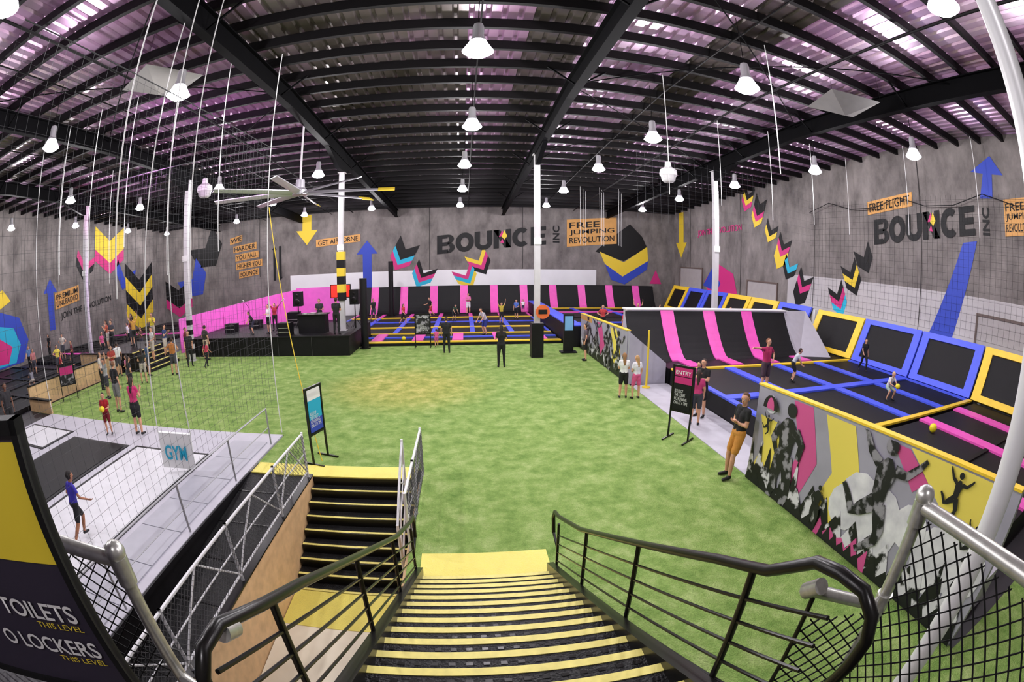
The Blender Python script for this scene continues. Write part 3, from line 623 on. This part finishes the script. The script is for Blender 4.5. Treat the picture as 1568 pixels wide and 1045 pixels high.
for (x,y,s,a) in ((-7.9,9.3,1.15,.3),(10.5,9.2,1.15,.5)):
    z=9.55; b=MB(); PP=M('diffuser_panel',(105,102,100),.6,var=.1)
    c=[(x+s*math.cos(a+k*math.pi/2)*1.1,y+s*math.sin(a+k*math.pi/2)*1.1,z) for k in range(4)]
    for k in range(4): b.poly([c[k],c[(k+1)%4],(x,y,z-.38)],PP); b.tube([c[k],(c[k][0],c[k][1],roofz(y)-.3)],.006,BLKST,4)
    b.poly([c[3],c[2],c[1],c[0]],PP); b.obj('acoustic_diffuser')
b=MB(); fx,fy,fz=-5.95,16.0,7.1; FS=M('fan_alloy',(195,192,200),.35,.3)
b.tube([(fx,fy,fz),(fx,fy,roofz(fy)-.3)],.04,WHT,10); b.lathe((fx,fy,fz),[(0,.5),(.16,.5),(.18,.2),(.3,.1),(.3,-.06),(0,-.1)],FS,20)
for k in range(8):
    a=k*math.pi/4+.12; d=Vector((math.cos(a),math.sin(a),0)); s_=Vector((-math.sin(a),math.cos(a),0))
    p0=Vector((fx,fy,fz))+d*.25; p1=Vector((fx,fy,fz-.03))+d*3.5
    tw=Vector((0,0,.06))
    b.hexa([p0-s_*.11-tw,p1-s_*.1-tw*.7,p1+s_*.1+tw*.7,p0+s_*.11+tw,p0-s_*.11-tw+Vector((0,0,.03)),p1-s_*.1-tw*.7+Vector((0,0,.025)),p1+s_*.1+tw*.7+Vector((0,0,.025)),p0+s_*.11+tw+Vector((0,0,.03))],FS)
    if k in (0,1,2):
        q=p1-d*.6; b.hexa([q-s_*.12-tw,p1-s_*.12-tw,p1+s_*.12+tw,q+s_*.12+tw,q-s_*.12-tw+Vector((0,0,.04)),p1-s_*.12-tw+Vector((0,0,.04)),p1+s_*.12+tw+Vector((0,0,.04)),q+s_*.12+tw+Vector((0,0,.04))],YELP)
b.obj('ceiling_fan')
# nets with their suspension ropes
ROPE=M('white_rope',(230,230,230),.6)
def rp(b,x,y,z0,z1,x1=None,y1=None,m=ROPE,r=.014): b.tube([(x,y,z0),(x1 if x1 is not None else x,y1 if y1 is not None else y,z1)],r,m,6)
b=MB(); netp(b,(-5.05,2.5),(-5.05,11.13),1.1,7.6,.2,.003,NETG,False); netp(b,(-5.05,11.13),(-16,11.13),.6,7.6,.2,.003,NETG,False)
for (x,y,zb) in ((-5.05,11.13,.1),(-5.05,7.4,4.0),(-5.05,5.2,4.2),(-8.5,11.13,4.5),(-12.3,11.13,4.5),(-16,11.13,.1),(-16,7,4)): rp(b,x,y,zb,roofz(y)-.3)
rp(b,-6.6,11.13,5.0,10.3,-6.4,10.6); rp(b,-10.4,11.13,5.5,10.3); rp(b,-14.2,11.13,5,10.3)
b.tube([(-5.05,2.5,7.6),(-5.05,11.13,7.6),(-16,11.13,7.6)],.012,NETG,6)
b.obj('safety_net')
b=MB(); netp(b,(18.6,3),(18.6,20),2.7,8.3,.3,.007,NETK,False); netp(b,(6.2,15.9),(17.5,18.2),6.0,8.6,.35,.003,NETG,False)
cc=[(18.6,3+i*1.7,8.3-.5*math.sin(math.pi*((i%3)/3))) for i in range(11)]; b.tube(cc,.02,NETK,6)
for (x,y,zb) in ((5.9,12.5,6.5),(7.4,9,6.8),(9.6,15.5,6.8),(12.2,15.5,6.5),(17.8,12,6.5),(17.8,8,6.5),(17.8,16,6.5),(14.8,15.6,6.6)): rp(b,x,y,zb,roofz(y)-.3)
b.obj('safety_net')
b=MB(); netp(b,(-17.95,11.5),(-17.95,18.1),1.1,7.5,.4,.006,NETG,False)
for (x,y,zb) in ((-17.95,14,4.5),(-17.95,17.9,4.5)): rp(b,x,y,zb,roofz(y)-.3)
b.obj('safety_net')
b=MB()
for i in range(9): rp(b,7.6+i*.45,30+(i%3),5.6,roofz(31)-.3,r=.01)
b.obj('climbing_ropes')
b=MB(); b.tube([(-3.35,9.4,.1),(-4.2,10.5,2.6),(-5.0,11.1,6.0)],.012,YELP,6); b.obj('yellow_rope')
# ---------------- signs & props ----------------
def poster_stand(name,x,y,z,h,w,ang,face,title=None):
    b=MB(); c_,s_=math.cos(ang),math.sin(ang)
    def T(u,v,zz): return (x+u*c_-v*s_,y+u*s_+v*c_,z+zz)
    def bx(u0,u1,v0,v1,z0,z1,m): b.hexa([T(u0,v0,z0),T(u1,v0,z0),T(u1,v1,z0),T(u0,v1,z0),T(u0,v0,z1),T(u1,v0,z1),T(u1,v1,z1),T(u0,v1,z1)],m)
    for u in (-w/2,w/2):
        bx(u-.02,u+.02,-.02,.02,.03,h,BLKST); bx(u-.02,u+.02,-.3,.3,0,.04,BLKST)
    bx(-w/2,w/2,-.02,.02,h-.04,h,BLKST); bx(-w/2,w/2,-.02,.02,h*.38,h*.38+.04,BLKST)
    bx(-w/2+.02,w/2-.02,-.01,.01,h*.4,h-.03,BLKP)
    zz=h*.42; H=h-.06-zz
    for k,(f0,f1,m) in enumerate(face): bx(-w/2+.05,w/2-.05,-.018,-.01,zz+H*f0,zz+H*f1,m)
    o=b.obj(name)
    if title:
        p=T(-w/2+.08,-.024,zz+H*.84); text('lettering',title,p,(c_,s_,0),(0,0,1),w-.16,H*.09,WHT,.01,par=o)
        p=T(-w/2+.08,-.024,zz+H*.12); text('lettering_2','RULES OF\nTHE COURT\nNO RUNNING\nONE AT A TIME',p,(c_,s_,0),(0,0,1),w-.2,H*.36,WHT,.0,par=o)
    return o
poster_stand('poster_stand',-3.45,9.62,.012,1.8,.6,1.25,[(0,.3,BLUP),(.3,.75,CYA),(.75,1,WHT)],title='DODGEBALL')
poster_stand('poster_stand',5.3,10.1,.012,1.95,.6,-.95,[(0,.6,BLKP),(.62,.78,MAG),(.8,1,MAG)],title='ENTRY')
poster_stand('poster_stand',-2.2,24.0,.012,1.75,.8,0,[(0,1,MD)],title='WAIT HERE')
poster_stand('poster_stand',-17.0,13.2,.012,1.5,.8,.9,[(0,.5,MD),(.5,.9,MAG)])
b=MB(); SCR=M('kiosk_screen',(110,160,200),.3,emit=.25); b.box(4.75,5.25,21.8,21.95,.05,1.9,BLKP); b.box(4.6,5.4,21.6,22.1,0.012,.07,BLKP); b.box(4.8,5.2,21.79,21.8,1.1,1.8,SCR); b.obj('digital_kiosk')
ORA=M('orange_disc',(225,105,50),.5); b=MB(); b.tube([(3.5,20.55,2.15),(3.5,20.61,2.15)],.32,ORA,28); b.box(3.3,3.7,20.53,20.55,2.05,2.25,BLKP); b.bar((3.4,20.61,2.15),(3.4,20.87,2.15),.08,.08,BLKST); b.obj('round_sign')
sgb=MB(); gx,gy=-6.75,8.3
q=[Vector((gx-.35,gy-.25,.25)),Vector((gx+.4,gy+.1,.12)),Vector((gx+.34,gy+.2,.12)),Vector((gx-.41,gy-.15,.25))]; up=Vector((.08,0,.85))
sgb.hexa(q+[p+up for p in q],WHT)
sgb.tube([q[0]+up,(-5.8,7.2,10.3)],.014,ROPE,6); sgb.tube([q[1]+up,(-5.3,6.8,10.3)],.014,ROPE,6)
o=sgb.obj('hanging_sign')
xd=(q[1]-q[0]).normalized(); text('lettering','GYM',q[0]+xd*.12+up*.25+Vector((.01,-.03,0)),xd,up,.56,.36,CYA,.02,par=o)
BALL=M('yellow_ball',(240,225,40),.4)
def ball(x,y,z,r=.13):
    b=MB(); b.sph((x,y,z+r),r,BALL,18); b.obj('dodgeball',True)
ball(12.0,6.4,ZC); ball(-3.4,25.3,.15,.12)
# ---------------- people ----------------
def capsule(p0,r0,p1,r1,n=12):
    p0=Vector(p0);p1=Vector(p1);d=(p1-p0)
    if d.length<1e-5: d=Vector((0,0,1e-3)); p1=p0+d
    d.normalize(); u=Vector((1,0,0)) if abs(d.x)<.8 else Vector((0,1,0)); u=(u-d*u.dot(d)).normalized(); w=d.cross(u)
    V=[p0-d*r0];F=[]
    for c,r,a in [(p0,r0,-60),(p0,r0,-30),(p0,r0,0),(p1,r1,0),(p1,r1,30),(p1,r1,60)]:
        a=math.radians(a)
        for k in range(n):
            t=2*math.pi*k/n; V.append(c+d*(r*math.sin(a))+(u*math.cos(t)+w*math.sin(t))*(r*math.cos(a)))
    V.append(p1+d*r1)
    for k in range(n): F.append((0,1+(k+1)%n,1+k))
    for i in range(5):
        for k in range(n): F.append((1+i*n+k,1+i*n+(k+1)%n,1+(i+1)*n+(k+1)%n,1+(i+1)*n+k))
    e=1+5*n; l=len(V)-1
    for k in range(n): F.append((e+k,e+(k+1)%n,l))
    return V,F
def cmat(tag,c,rough=.8): return M(tag+'_%d_%d_%d'%c,c,rough,var=.12,scale=9)
def nv(v): return Vector(v).normalized()
DEF=dict(spine=(0,0,1),la=((.25,.05,-1),(-.02,-.3,-1)),ra=((-.25,.05,-1),(.02,-.3,-1)),ll=((.06,-.03,-1),(.02,.08,-1)),rl=((-.06,-.03,-1),(-.02,.08,-1)),head=(0,-1,0))
P_STAND={}
P_STAND2=dict(ll=((.12,-.1,-1),(.02,.12,-1)),rl=((-.08,.03,-1),(-.02,.05,-1)),la=((.3,.05,-1),(-.5,-.7,-.3)),head=(.4,-1,-.1))
P_WALK=dict(ll=((.05,-.4,-1),(.02,.05,-1)),rl=((-.05,.25,-1),(-.02,.75,-1)),la=((.2,.35,-1),(.1,-.2,-1)),ra=((-.2,-.35,-1),(-.05,-.8,-.7)))
P_RUN=dict(spine=(0,-.18,1),ll=((.1,-.55,-1),(.05,.35,-1)),rl=((-.12,.35,-1),(-.1,.7,-.8)),la=((.5,.3,-1),(.3,-.6,-.6)),ra=((-.6,-.1,-.9),(-.4,-.7,-.3)))
P_CROSS=dict(la=((.15,-.25,-1),(-.9,-.45,.1)),ra=((-.15,-.25,-1),(.9,-.5,.12)))
P_PHONE=dict(la=((.25,-.35,-1),(-.35,-.75,.75)),ra=((-.25,-.35,-1),(.35,-.75,.75)))
P_HIPS=dict(la=((.75,.15,-.8),(-.8,-.25,-.45)),ra=((-.75,.15,-.8),(.8,-.25,-.45)))
P_UP=dict(la=((.5,-.1,.9),(.1,-.1,1)),ra=((-.5,-.1,.9),(-.1,-.1,1)))
P_WAVE=dict(la=((.9,-.1,.35),(.4,-.1,.9)))
P_POINT=dict(ra=((-1,-.1,.18),(-1,-.15,.1)),la=((.7,.1,-.7),(-.5,-.4,-.4)))
P_HOLD=dict(la=((.25,-.1,-1),(-.45,-.95,.05)),ra=((-.25,-.1,-1),(.45,-.95,.05)))
P_BEND=dict(spine=(0,-.55,1),ll=((.12,-.35,-1),(.02,.3,-1)),rl=((-.12,-.35,-1),(-.02,.3,-1)),la=((.2,-.4,-1),(-.1,-.6,-.8)),ra=((-.2,-.4,-1),(.1,-.6,-.8)))
P_CROUCH=dict(spine=(0,-.5,1),ll=((.3,-1,-.35),(.05,.45,-1)),rl=((-.3,-1,-.35),(-.05,.45,-1)),la=((.2,-.6,-.8),(-.3,-.8,-.2)),ra=((-.2,-.6,-.8),(.3,-.8,-.2)))
P_LEAN=dict(spine=(0,.1,1),ll=((.05,-.3,-1),(.02,-.05,-1)),rl=((-.1,-.2,-1),(-.02,.05,-1)),la=((.15,-.15,-1),(-.9,-.5,.15)),ra=((-.15,-.15,-1),(.9,-.55,.2)),head=(.5,-1,-.15))
SK=(214,160,130)
def person(x,y,z,h,face,pose=None,shirt=(30,30,32),pants=(35,35,40),shoes=(25,25,28),hair=(50,34,26),skin=SK,shorts=True,long=False,sleeve=.55,vox=.022,name='person',skirt=False,holdball=False):
    P=dict(DEF); P.update(pose or {})
    sp=nv(P['spine']); S=h/1.75
    hs=1.16 if h<1.4 else 1.0
    fem=long
    pel=Vector((0,0,.95)); che=pel+sp*.35; nb=pel+sp*.50; side=Vector((1,0,0))
    hd_dir=nv(P['head']); hc=nb+sp*.075+nv(sp+Vector((0,0,1)))*.075+hd_dir*.02
    shw=.175 if not fem else .155
    sh={1:nb-sp*.045+side*shw,-1:nb-sp*.045-side*shw}; hip={1:pel+Vector((.085,0,-.03)),-1:pel+Vector((-.085,0,-.03))}
    C=[]; T='shirt';Q='pants'
    C.append((pel-side*.07,.112,pel+side*.07,.112,Q))
    wr=.1 if not fem else .085
    for s in (1,-1):
        C.append((pel+side*s*.055+sp*.03,.105,pel+sp*.17+side*s*.05,wr,T)); C.append((pel+sp*.17+side*s*.05,wr,che+side*s*.07,.108,T))
        C.append((che+side*s*.07,.105,nb-sp*.06+side*s*.09,.075,T))
    C.append((sh[1]-side*.02,.062,sh[-1]+side*.02,.062,T))
    C.append((nb-sp*.03,.075,nb+sp*.01,.055,T))
    C.append((nb,.052,hc-Vector((0,0,.03)),.05,'skin'))
    hup=nv(Vector((0,0,1))+sp*.5); hr=.088*hs
    C.append((hc+hup*.02*hs,hr*.92,hc+hup*.04*hs+hd_dir*.012,hr*.92,'skin'))
    C.append((hc+hd_dir*.035-hup*.03,.055*hs,hc+hd_dir*.045-hup*.065*hs,.036*hs,'skin'))
    C.append((hc-hd_dir*.018+hup*.035*hs,hr*1.0,hc-hd_dir*.005+hup*.062*hs,hr*.9,'hair'))
    if long:
        C.append((hc-hd_dir*.045,hr*.85,hc-hd_dir*.075-hup*.1,.06,'hair')); C.append((hc-hd_dir*.07-hup*.1,.06,nb-hd_dir*.085-hup*.14,.035,'hair'))
    hands=[]
    for s,k in ((1,'la'),(-1,'ra')):
        u,f=P[k]; u=nv(u);f=nv(f); a=sh[s]; e=a+u*.28; w=e+f*.245
        m=a+u*.28*sleeve
        C.append((a,.058,m,.05,T)); C.append((m,.043,e,.037,'skin')); C.append((e,.037,w,.025,'skin'))
        ref=u.cross(f)
        if ref.length<.05: ref=Vector((0,1,0)).cross(f)
        side_h=ref.normalized()
        if abs(f.z)>.8: side_h=Vector((0,-1,0)); side_h=(side_h-f*side_h.dot(f)).normalized()
        C.append((w+side_h*.014,.022,w+f*.075+side_h*.022,.019,'skin')); C.append((w-side_h*.014,.022,w+f*.07-side_h*.022,.018,'skin'))
        hands.append((w,f,side_h,s))
    for s,k in ((1,'ll'),(-1,'rl')):
        t,c=P[k]; t=nv(t);c=nv(c); a=hip[s]; kn=a+t*.425; an=kn+c*.415
        if shorts:
            m=a+t*.33; C.append((a,.1,m,.083,Q)); C.append((m,.066,kn,.055,'skin'))
            C.append((kn,.053,kn+c*.16,.055,'skin')); C.append((kn+c*.16,.055,an,.035,'skin'))
        else:
            C.append((a,.098,kn,.064,Q)); C.append((kn,.06,kn+c*.15,.06,Q)); C.append((kn+c*.15,.06,an,.045,Q))
        fd=nv(Vector((s*.15,-1,-.02))) if c.y<.5 else nv(Vector((0,-.6,-.75)))
        C.append((an,.04,an-Vector((0,0,.01)),.042,'shoe'))
        C.append((an+Vector((0,.02,-.035)),.04,an+fd*.15+Vector((0,0,-.045)),.035,'shoe'))
    if skirt: C.append((pel-side*.06-Vector((0,0,.12)),.14,pel+side*.06-Vector((0,0,.12)),.14,Q))
    vs=[];fs=[]
    for (p0,r0,p1,r1,l) in C:
        V,F=capsule(p0,r0,p1,r1); o=len(vs); vs+=[tuple(v) for v in V]; fs+=[tuple(o+i for i in f) for f in F]
    me=bpy.data.meshes.new('tmp'); me.from_pydata(vs,[],fs); ob=bpy.data.objects.new('tmp',me); COL.objects.link(ob)
    md=ob.modifiers.new('r','REMESH'); md.mode='VOXEL'; md.voxel_size=vox; md=ob.modifiers.new('s','SMOOTH'); md.factor=.5; md.iterations=3
    bpy.context.view_layer.update(); dg=bpy.context.evaluated_depsgraph_get(); em=bpy.data.meshes.new_from_object(ob.evaluated_get(dg)); bpy.data.objects.remove(ob); bpy.data.meshes.remove(me)
    n=len(em.polygons); ce=np.zeros(n*3); em.polygons.foreach_get('center',ce); ce=ce.reshape(-1,3)
    best=np.full(n,1e9); lab=np.zeros(n,int); labs=['skin','shirt','pants','hair','shoe']
    for (p0,r0,p1,r1,l) in C:
        a=np.array(p0);d=np.array(p1)-a; L2=max(1e-9,d.dot(d)); t=np.clip((ce-a)@d/L2,0,1); dist=np.linalg.norm(ce-(a+t[:,None]*d),axis=1)-(r0+(r1-r0)*t)
        k=dist<best; best[k]=dist[k]; lab[k]=labs.index(l)
    hcn=np.array(hc); rel=ce-hcn; fw=rel@np.array(hd_dir); up_=rel@np.array(hup)
    k=(np.linalg.norm(rel,axis=1)<.16)&(fw>.03)&(up_<.075)&(lab==3); lab[k]=0
    nvv=len(em.vertices); vc=np.zeros(nvv*3); em.vertices.foreach_get('co',vc); vc=vc.reshape(-1,3)
    mats=[cmat('skin',skin,.6),cmat('shirt_cloth',shirt),cmat('pants_cloth',pants),cmat('hair',hair,.7),cmat('shoe',shoes,.5)]
    b=MB(); b.mats=list(mats); DARK=cmat('eye_dark',(25,20,20),.4); LIP=cmat('lip',(150,70,70),.6)
    for (w,f,sd,s) in hands:
        nrm=f.cross(sd).normalized()
        cen=Vector((0,0,1.2))
        if (cen-w).dot(nrm)<0: nrm=-nrm
        for q,(off,ln) in enumerate(((.03,.062),(.011,.075),(-.009,.07),(-.028,.055))):
            p=w+f*.07+sd*off; d1=(f+nrm*.25).normalized(); d2=(f+nrm*.8).normalized(); d3=(f*.4+nrm).normalized()
            b.tube([p,p+d1*ln*.45,p+d1*ln*.45+d2*ln*.33,p+d1*ln*.45+d2*ln*.33+d3*ln*.28],[.0105,.0095,.0085,.006],mats[0],6)
        p=w+f*.02+sd*.025; d1=(f*.6+sd*.8+nrm*.2).normalized(); d2=(f+sd*.3+nrm*.3).normalized()
        b.tube([p,p+d1*.035,p+d1*.035+d2*.035],[.013,.011,.008],mats[0],6)
    sdh=hup.cross(hd_dir).normalized()
    R=Matrix((sdh,hd_dir,hup)).transposed()
    fc=hc+hup*.01
    for s in (1,-1):
        b.sph(fc+sdh*s*.032*hs+hd_dir*.088*hs+hup*.012,.0105*hs,WHT,8,(1.2,.5,.7),R); b.sph(fc+sdh*s*.032*hs+hd_dir*.093*hs+hup*.012,.006*hs,DARK,8,(1,.5,1),R)
        b.sph(fc+sdh*s*.032*hs+hd_dir*.09*hs+hup*.032,.013*hs,mats[3],8,(1.2,.4,.3),R)
        b.sph(fc+sdh*s*.087*hs,.022*hs,mats[0],8,(.4,.7,1.2),R)
    b.sph(fc+hd_dir*.096*hs-hup*.015,.014*hs,mats[0],8,(.8,1.1,1.5),R)
    b.sph(fc+hd_dir*.084*hs-hup*.052*hs,.019*hs,LIP,8,(1.1,.4,.35),R)
    if holdball: 
        c=(hands[0][0]+hands[1][0])/2+Vector((0,-.12,.02)); b.sph(c,.13,BALL,16)
    zmin=vc[:,2].min()
    ang=math.radians(face); ca,sa=math.cos(ang),math.sin(ang)
    allv=np.vstack([vc,np.array([tuple(v) for v in b.v])]); allv[:,2]-=zmin
    allv*=S
    X=allv[:,0]*ca-allv[:,1]*sa+x; Yy=allv[:,0]*sa+allv[:,1]*ca+y; Z=allv[:,2]+z
    pol=[tuple(p.vertices) for p in em.polygons]+[tuple(nvv+i for i in f) for f in b.f]
    MI=list(lab)+list(b.m)
    out=bpy.data.meshes.new(name); out.from_pydata(list(zip(X,Yy,Z)),[],pol)
    for m in b.mats: out.materials.append(m)
    out.polygons.foreach_set('material_index',[int(i) for i in MI]); out.polygons.foreach_set('use_smooth',[True]*len(pol)); out.update()
    bpy.data.meshes.remove(em)
    o=bpy.data.objects.new(name,out); COL.objects.link(o)
    return o
K=(22,22,25)
person(5.55,7.72,.012,1.94,-90,P_LEAN,K,(205,140,60),vox=.014,name='man_leaning',hair=(90,60,35))
person(-7.2,4.9,.07,1.36,165,P_RUN,(60,50,170),(30,30,34),vox=.014,name='boy_running',hair=(25,20,18),skin=(170,115,85))
person(-11.0,10.0,.06,1.3,25,P_HOLD,(170,30,40),(120,25,35),holdball=True,name='boy_with_ball')
person(-9.8,10.3,.06,1.74,185,P_PHONE,(200,50,110),K,skirt=True,long=True,vox=.017,name='woman_standing',sleeve=.4)
person(-12.5,12.2,.012,1.85,170,P_STAND,K,(120,120,120),name='man_standing',hair=(120,80,50))
person(-14.6,13.7,.012,1.62,-20,P_UP,(170,170,175),(60,60,70),name='woman_stretching',long=True)
person(-13.3,14.0,.012,1.66,150,P_HIPS,(40,40,45),K,name='woman_standing',long=True,shorts=False)
person(-13.8,21.3,.012,1.85,160,P_STAND2,(50,48,40),(200,180,150),name='man_standing')
person(-.9,22.3,.012,1.79,180,P_STAND,K,K,shorts=False,name='man_standing')
person(1.5,19.0,.012,1.80,180,P_PHONE,K,K,shorts=False,long=True,name='woman_photographing',hair=(30,22,18))
person(1.2,26.7,.15,1.75,-60,P_BEND,(190,190,200),(35,50,130),name='man_bending')
person(5.1,14.0,.012,1.54,170,P_CROSS,(235,235,235),K,long=True,name='girl_standing',hair=(150,110,70))
person(5.5,13.85,.012,1.48,190,P_STAND2,(230,230,235),(220,90,140),long=True,name='girl_standing',hair=(190,150,100))
person(6.75,11.6,.03,1.78,-60,P_CROSS,K,K,name='man_standing')
person(7.05,12.4,.03,1.5,-70,P_WALK,(160,40,110),K,shorts=False,long=True,name='girl_walking')
person(6.25,11.0,.03,1.62,150,P_STAND,(200,60,120),(60,60,70),name='woman_standing',long=True)
person(8.95,11.4,ZC+.06,1.75,10,P_POINT,(175,40,90),(70,50,60),name='man_pointing',hair=(120,70,40))
person(11.2,12.6,ZC,1.3,60,P_BEND,(190,195,200),K,name='boy_bouncing')
person(16.0,13.0,ZC,1.4,-20,P_WALK,K,K,shorts=False,name='boy_walking')
person(13.4,9.5,ZC,1.25,-10,P_CROUCH,(220,220,225),(150,170,160),name='boy_crouching',holdball=True,hair=(200,170,120))
person(-6.45,22.5,1.02,1.85,175,P_CROSS,K,K,shorts=False,name='man_on_stage')
person(-7.9,24.2,1.02,1.7,10,P_HOLD,(45,45,50),K,name='disc_jockey')
person(-10.6,23.2,1.02,1.6,-30,P_HOLD,(235,235,235),K,name='woman_on_stage',long=True)
person(-11.5,23.0,1.02,1.35,-60,P_BEND,K,(40,40,60),name='boy_on_stage')
person(-10.7,24.3,1.02,1.55,0,P_UP,(150,40,50),K,shorts=False,name='girl_on_stage',long=True)
person(4.8,37.9,.21,1.1,0,P_STAND,(230,230,235),(60,60,90),name='child_standing'); person(-1.5,24.0,.012,.95,180,P_STAND,(220,90,150),(200,80,150),name='child_standing')
person(-6.7,33.5,.21,1.7,30,P_WALK,K,(60,60,70),name='man_walking'); person(0.3,37.8,.15,1.75,0,P_CROSS,(220,110,170),(220,220,225),name='woman_standing',long=True)
person(-.8,33,.21,1.3,40,P_BEND,(60,80,60),K,name='boy_bouncing'); person(-2.6,35.5,.21,1.6,-60,P_RUN,K,(180,60,60),name='boy_running'); person(2.5,31.5,.15,1.5,20,P_UP,(190,170,60),K,name='boy_jumping')
person(-4.2,31.5,.15,1.5,60,P_WALK,(190,60,60),K,name='girl_walking',long=True); person(3.8,34,.15,1.5,-40,P_STAND2,(80,110,190),K,name='boy_standing')
person(5.35,19.9,.012,1.7,-100,P_STAND,(100,90,100),K,name='man_standing')
person(8.0,22.0,.5,1.6,0,P_STAND,(200,60,80),K,name='girl_standing',long=True); person(10.2,23.7,.5,1.6,20,P_WAVE,(220,200,200),K,name='girl_waving',long=True); person(15.6,24,.5,1.6,-10,P_WALK,(200,120,110),K,name='boy_walking'); person(10.6,27,.5,1.5,-10,P_UP,K,K,name='boy_jumping'); person(7.6,24.7,.5,1.6,-10,P_HIPS,(190,60,60),K,name='girl_standing',long=True)
LP=[(-29.0,21,1.64,P_STAND,K),(-24.4,16.1,1.5,P_WALK,(190,120,120)),(-25.4,22.6,1.8,P_STAND,(40,40,60)),(-27.3,26.4,1.8,P_HIPS,(160,150,130)),(-18.9,20.6,1.6,P_HIPS,(120,40,50)),(-16.1,19.2,1.75,P_STAND2,(220,220,220)),(-13.9,19.7,1.8,P_STAND,K),(-15.35,21.5,1.75,P_CROSS,(110,30,40)),(-20.6,16.2,1.3,P_CROUCH,K),(-18.2,20.0,1.7,P_UP,(190,140,60)),(-19.6,21.4,1.75,P_STAND2,K),(-17.8,21.4,1.7,P_PHONE,(220,205,60)),(-22.3,21,1.6,P_STAND,(200,80,130)),(-15.2,17.6,1.6,P_HIPS,(60,90,130)),(-14.4,16.2,1.6,P_STAND2,(40,40,40)),(-22.9,24.5,1.7,P_WALK,(220,220,220)),(-20.6,23.4,1.7,P_PHONE,(90,60,50)),
(-16.8,16.4,1.7,P_CROSS,(160,60,50)),(-16.2,14.9,1.65,P_STAND2,(200,195,190)),(-13.7,17.9,1.75,P_HIPS,(190,120,60)),(-21.0,13.6,1.3,P_CROUCH,(120,120,130)),(-23.1,18.7,1.7,P_STAND2,(130,40,50)),(-26.3,20.4,1.7,P_HIPS,(210,200,190)),(-16.1,20.4,1.7,P_PHONE,(40,60,110)),(-12.6,19.4,1.3,P_WALK,(200,60,90)),
(-17.2,17.3,1.7,P_STAND,(225,225,225)),(-20.0,19.4,1.65,P_PHONE,(210,90,60)),(-19.0,18.8,1.7,P_CROSS,(60,60,70)),(-22.4,16.8,1.6,P_HIPS,(230,210,80)),(-19.6,14.9,1.5,P_WALK,(190,50,60)),(-25.2,24.6,1.7,P_UP,(220,220,230)),(-15.4,16.1,1.3,P_STAND2,(220,120,160)),(-24.7,13.0,1.6,P_STAND2,K),(-26.6,17.2,1.5,P_WALK,(90,130,180))]
for i,(x,y,h,p,s) in enumerate(LP):
    if x<-21.7 and y>19.6: zz=.17
    elif x<-18.2 and y<17.9: zz=.15
    elif -20.5<x<-17.25 and 18.3<y<22: zz=.95
    elif -17.25<x<-15.6 and 18.3<y<21: zz=.19*(int((-15.6-x)/.33)+1)
    elif x<-17.6: zz=-.02
    else: zz=.012
    person(x,y,zz,h,(i*67)%360,p,s,[K,(70,70,80),(190,180,170)][i%3],long=(i%2==0),shorts=(i%3!=0),name='spectator',vox=.026)
person(-15.4,8.4,.06,1.85,80,P_STAND,(40,38,42),K,shorts=False,name='man_standing',vox=.018,skin=(120,80,60))
# ---------------- world, camera ----------------
w=bpy.data.worlds.new('world'); SC.world=w; w.use_nodes=True; w.node_tree.nodes['Background'].inputs[0].default_value=(.5,.5,.55,1); w.node_tree.nodes['Background'].inputs[1].default_value=.3
cd=bpy.data.cameras.new('camera'); co=bpy.data.objects.new('camera',cd); COL.objects.link(co); SC.camera=co
co.location=(0,0,4.4); co.rotation_euler=(math.radians(90-9.76),0,math.radians(-5.85))
cd.type='PANO'; cd.sensor_fit='HORIZONTAL'; cd.sensor_width=36; cd.sensor_height=24; cd.clip_start=.02
for t in (getattr(cd,'cycles',None),cd):
    try: t.panorama_type='FISHEYE_EQUISOLID'; t.fisheye_lens=16.4; t.fisheye_fov=math.pi*1.2; break
    except Exception as e: print('pano fail',e)
try: SC.view_settings.view_transform='Standard'
except Exception: pass
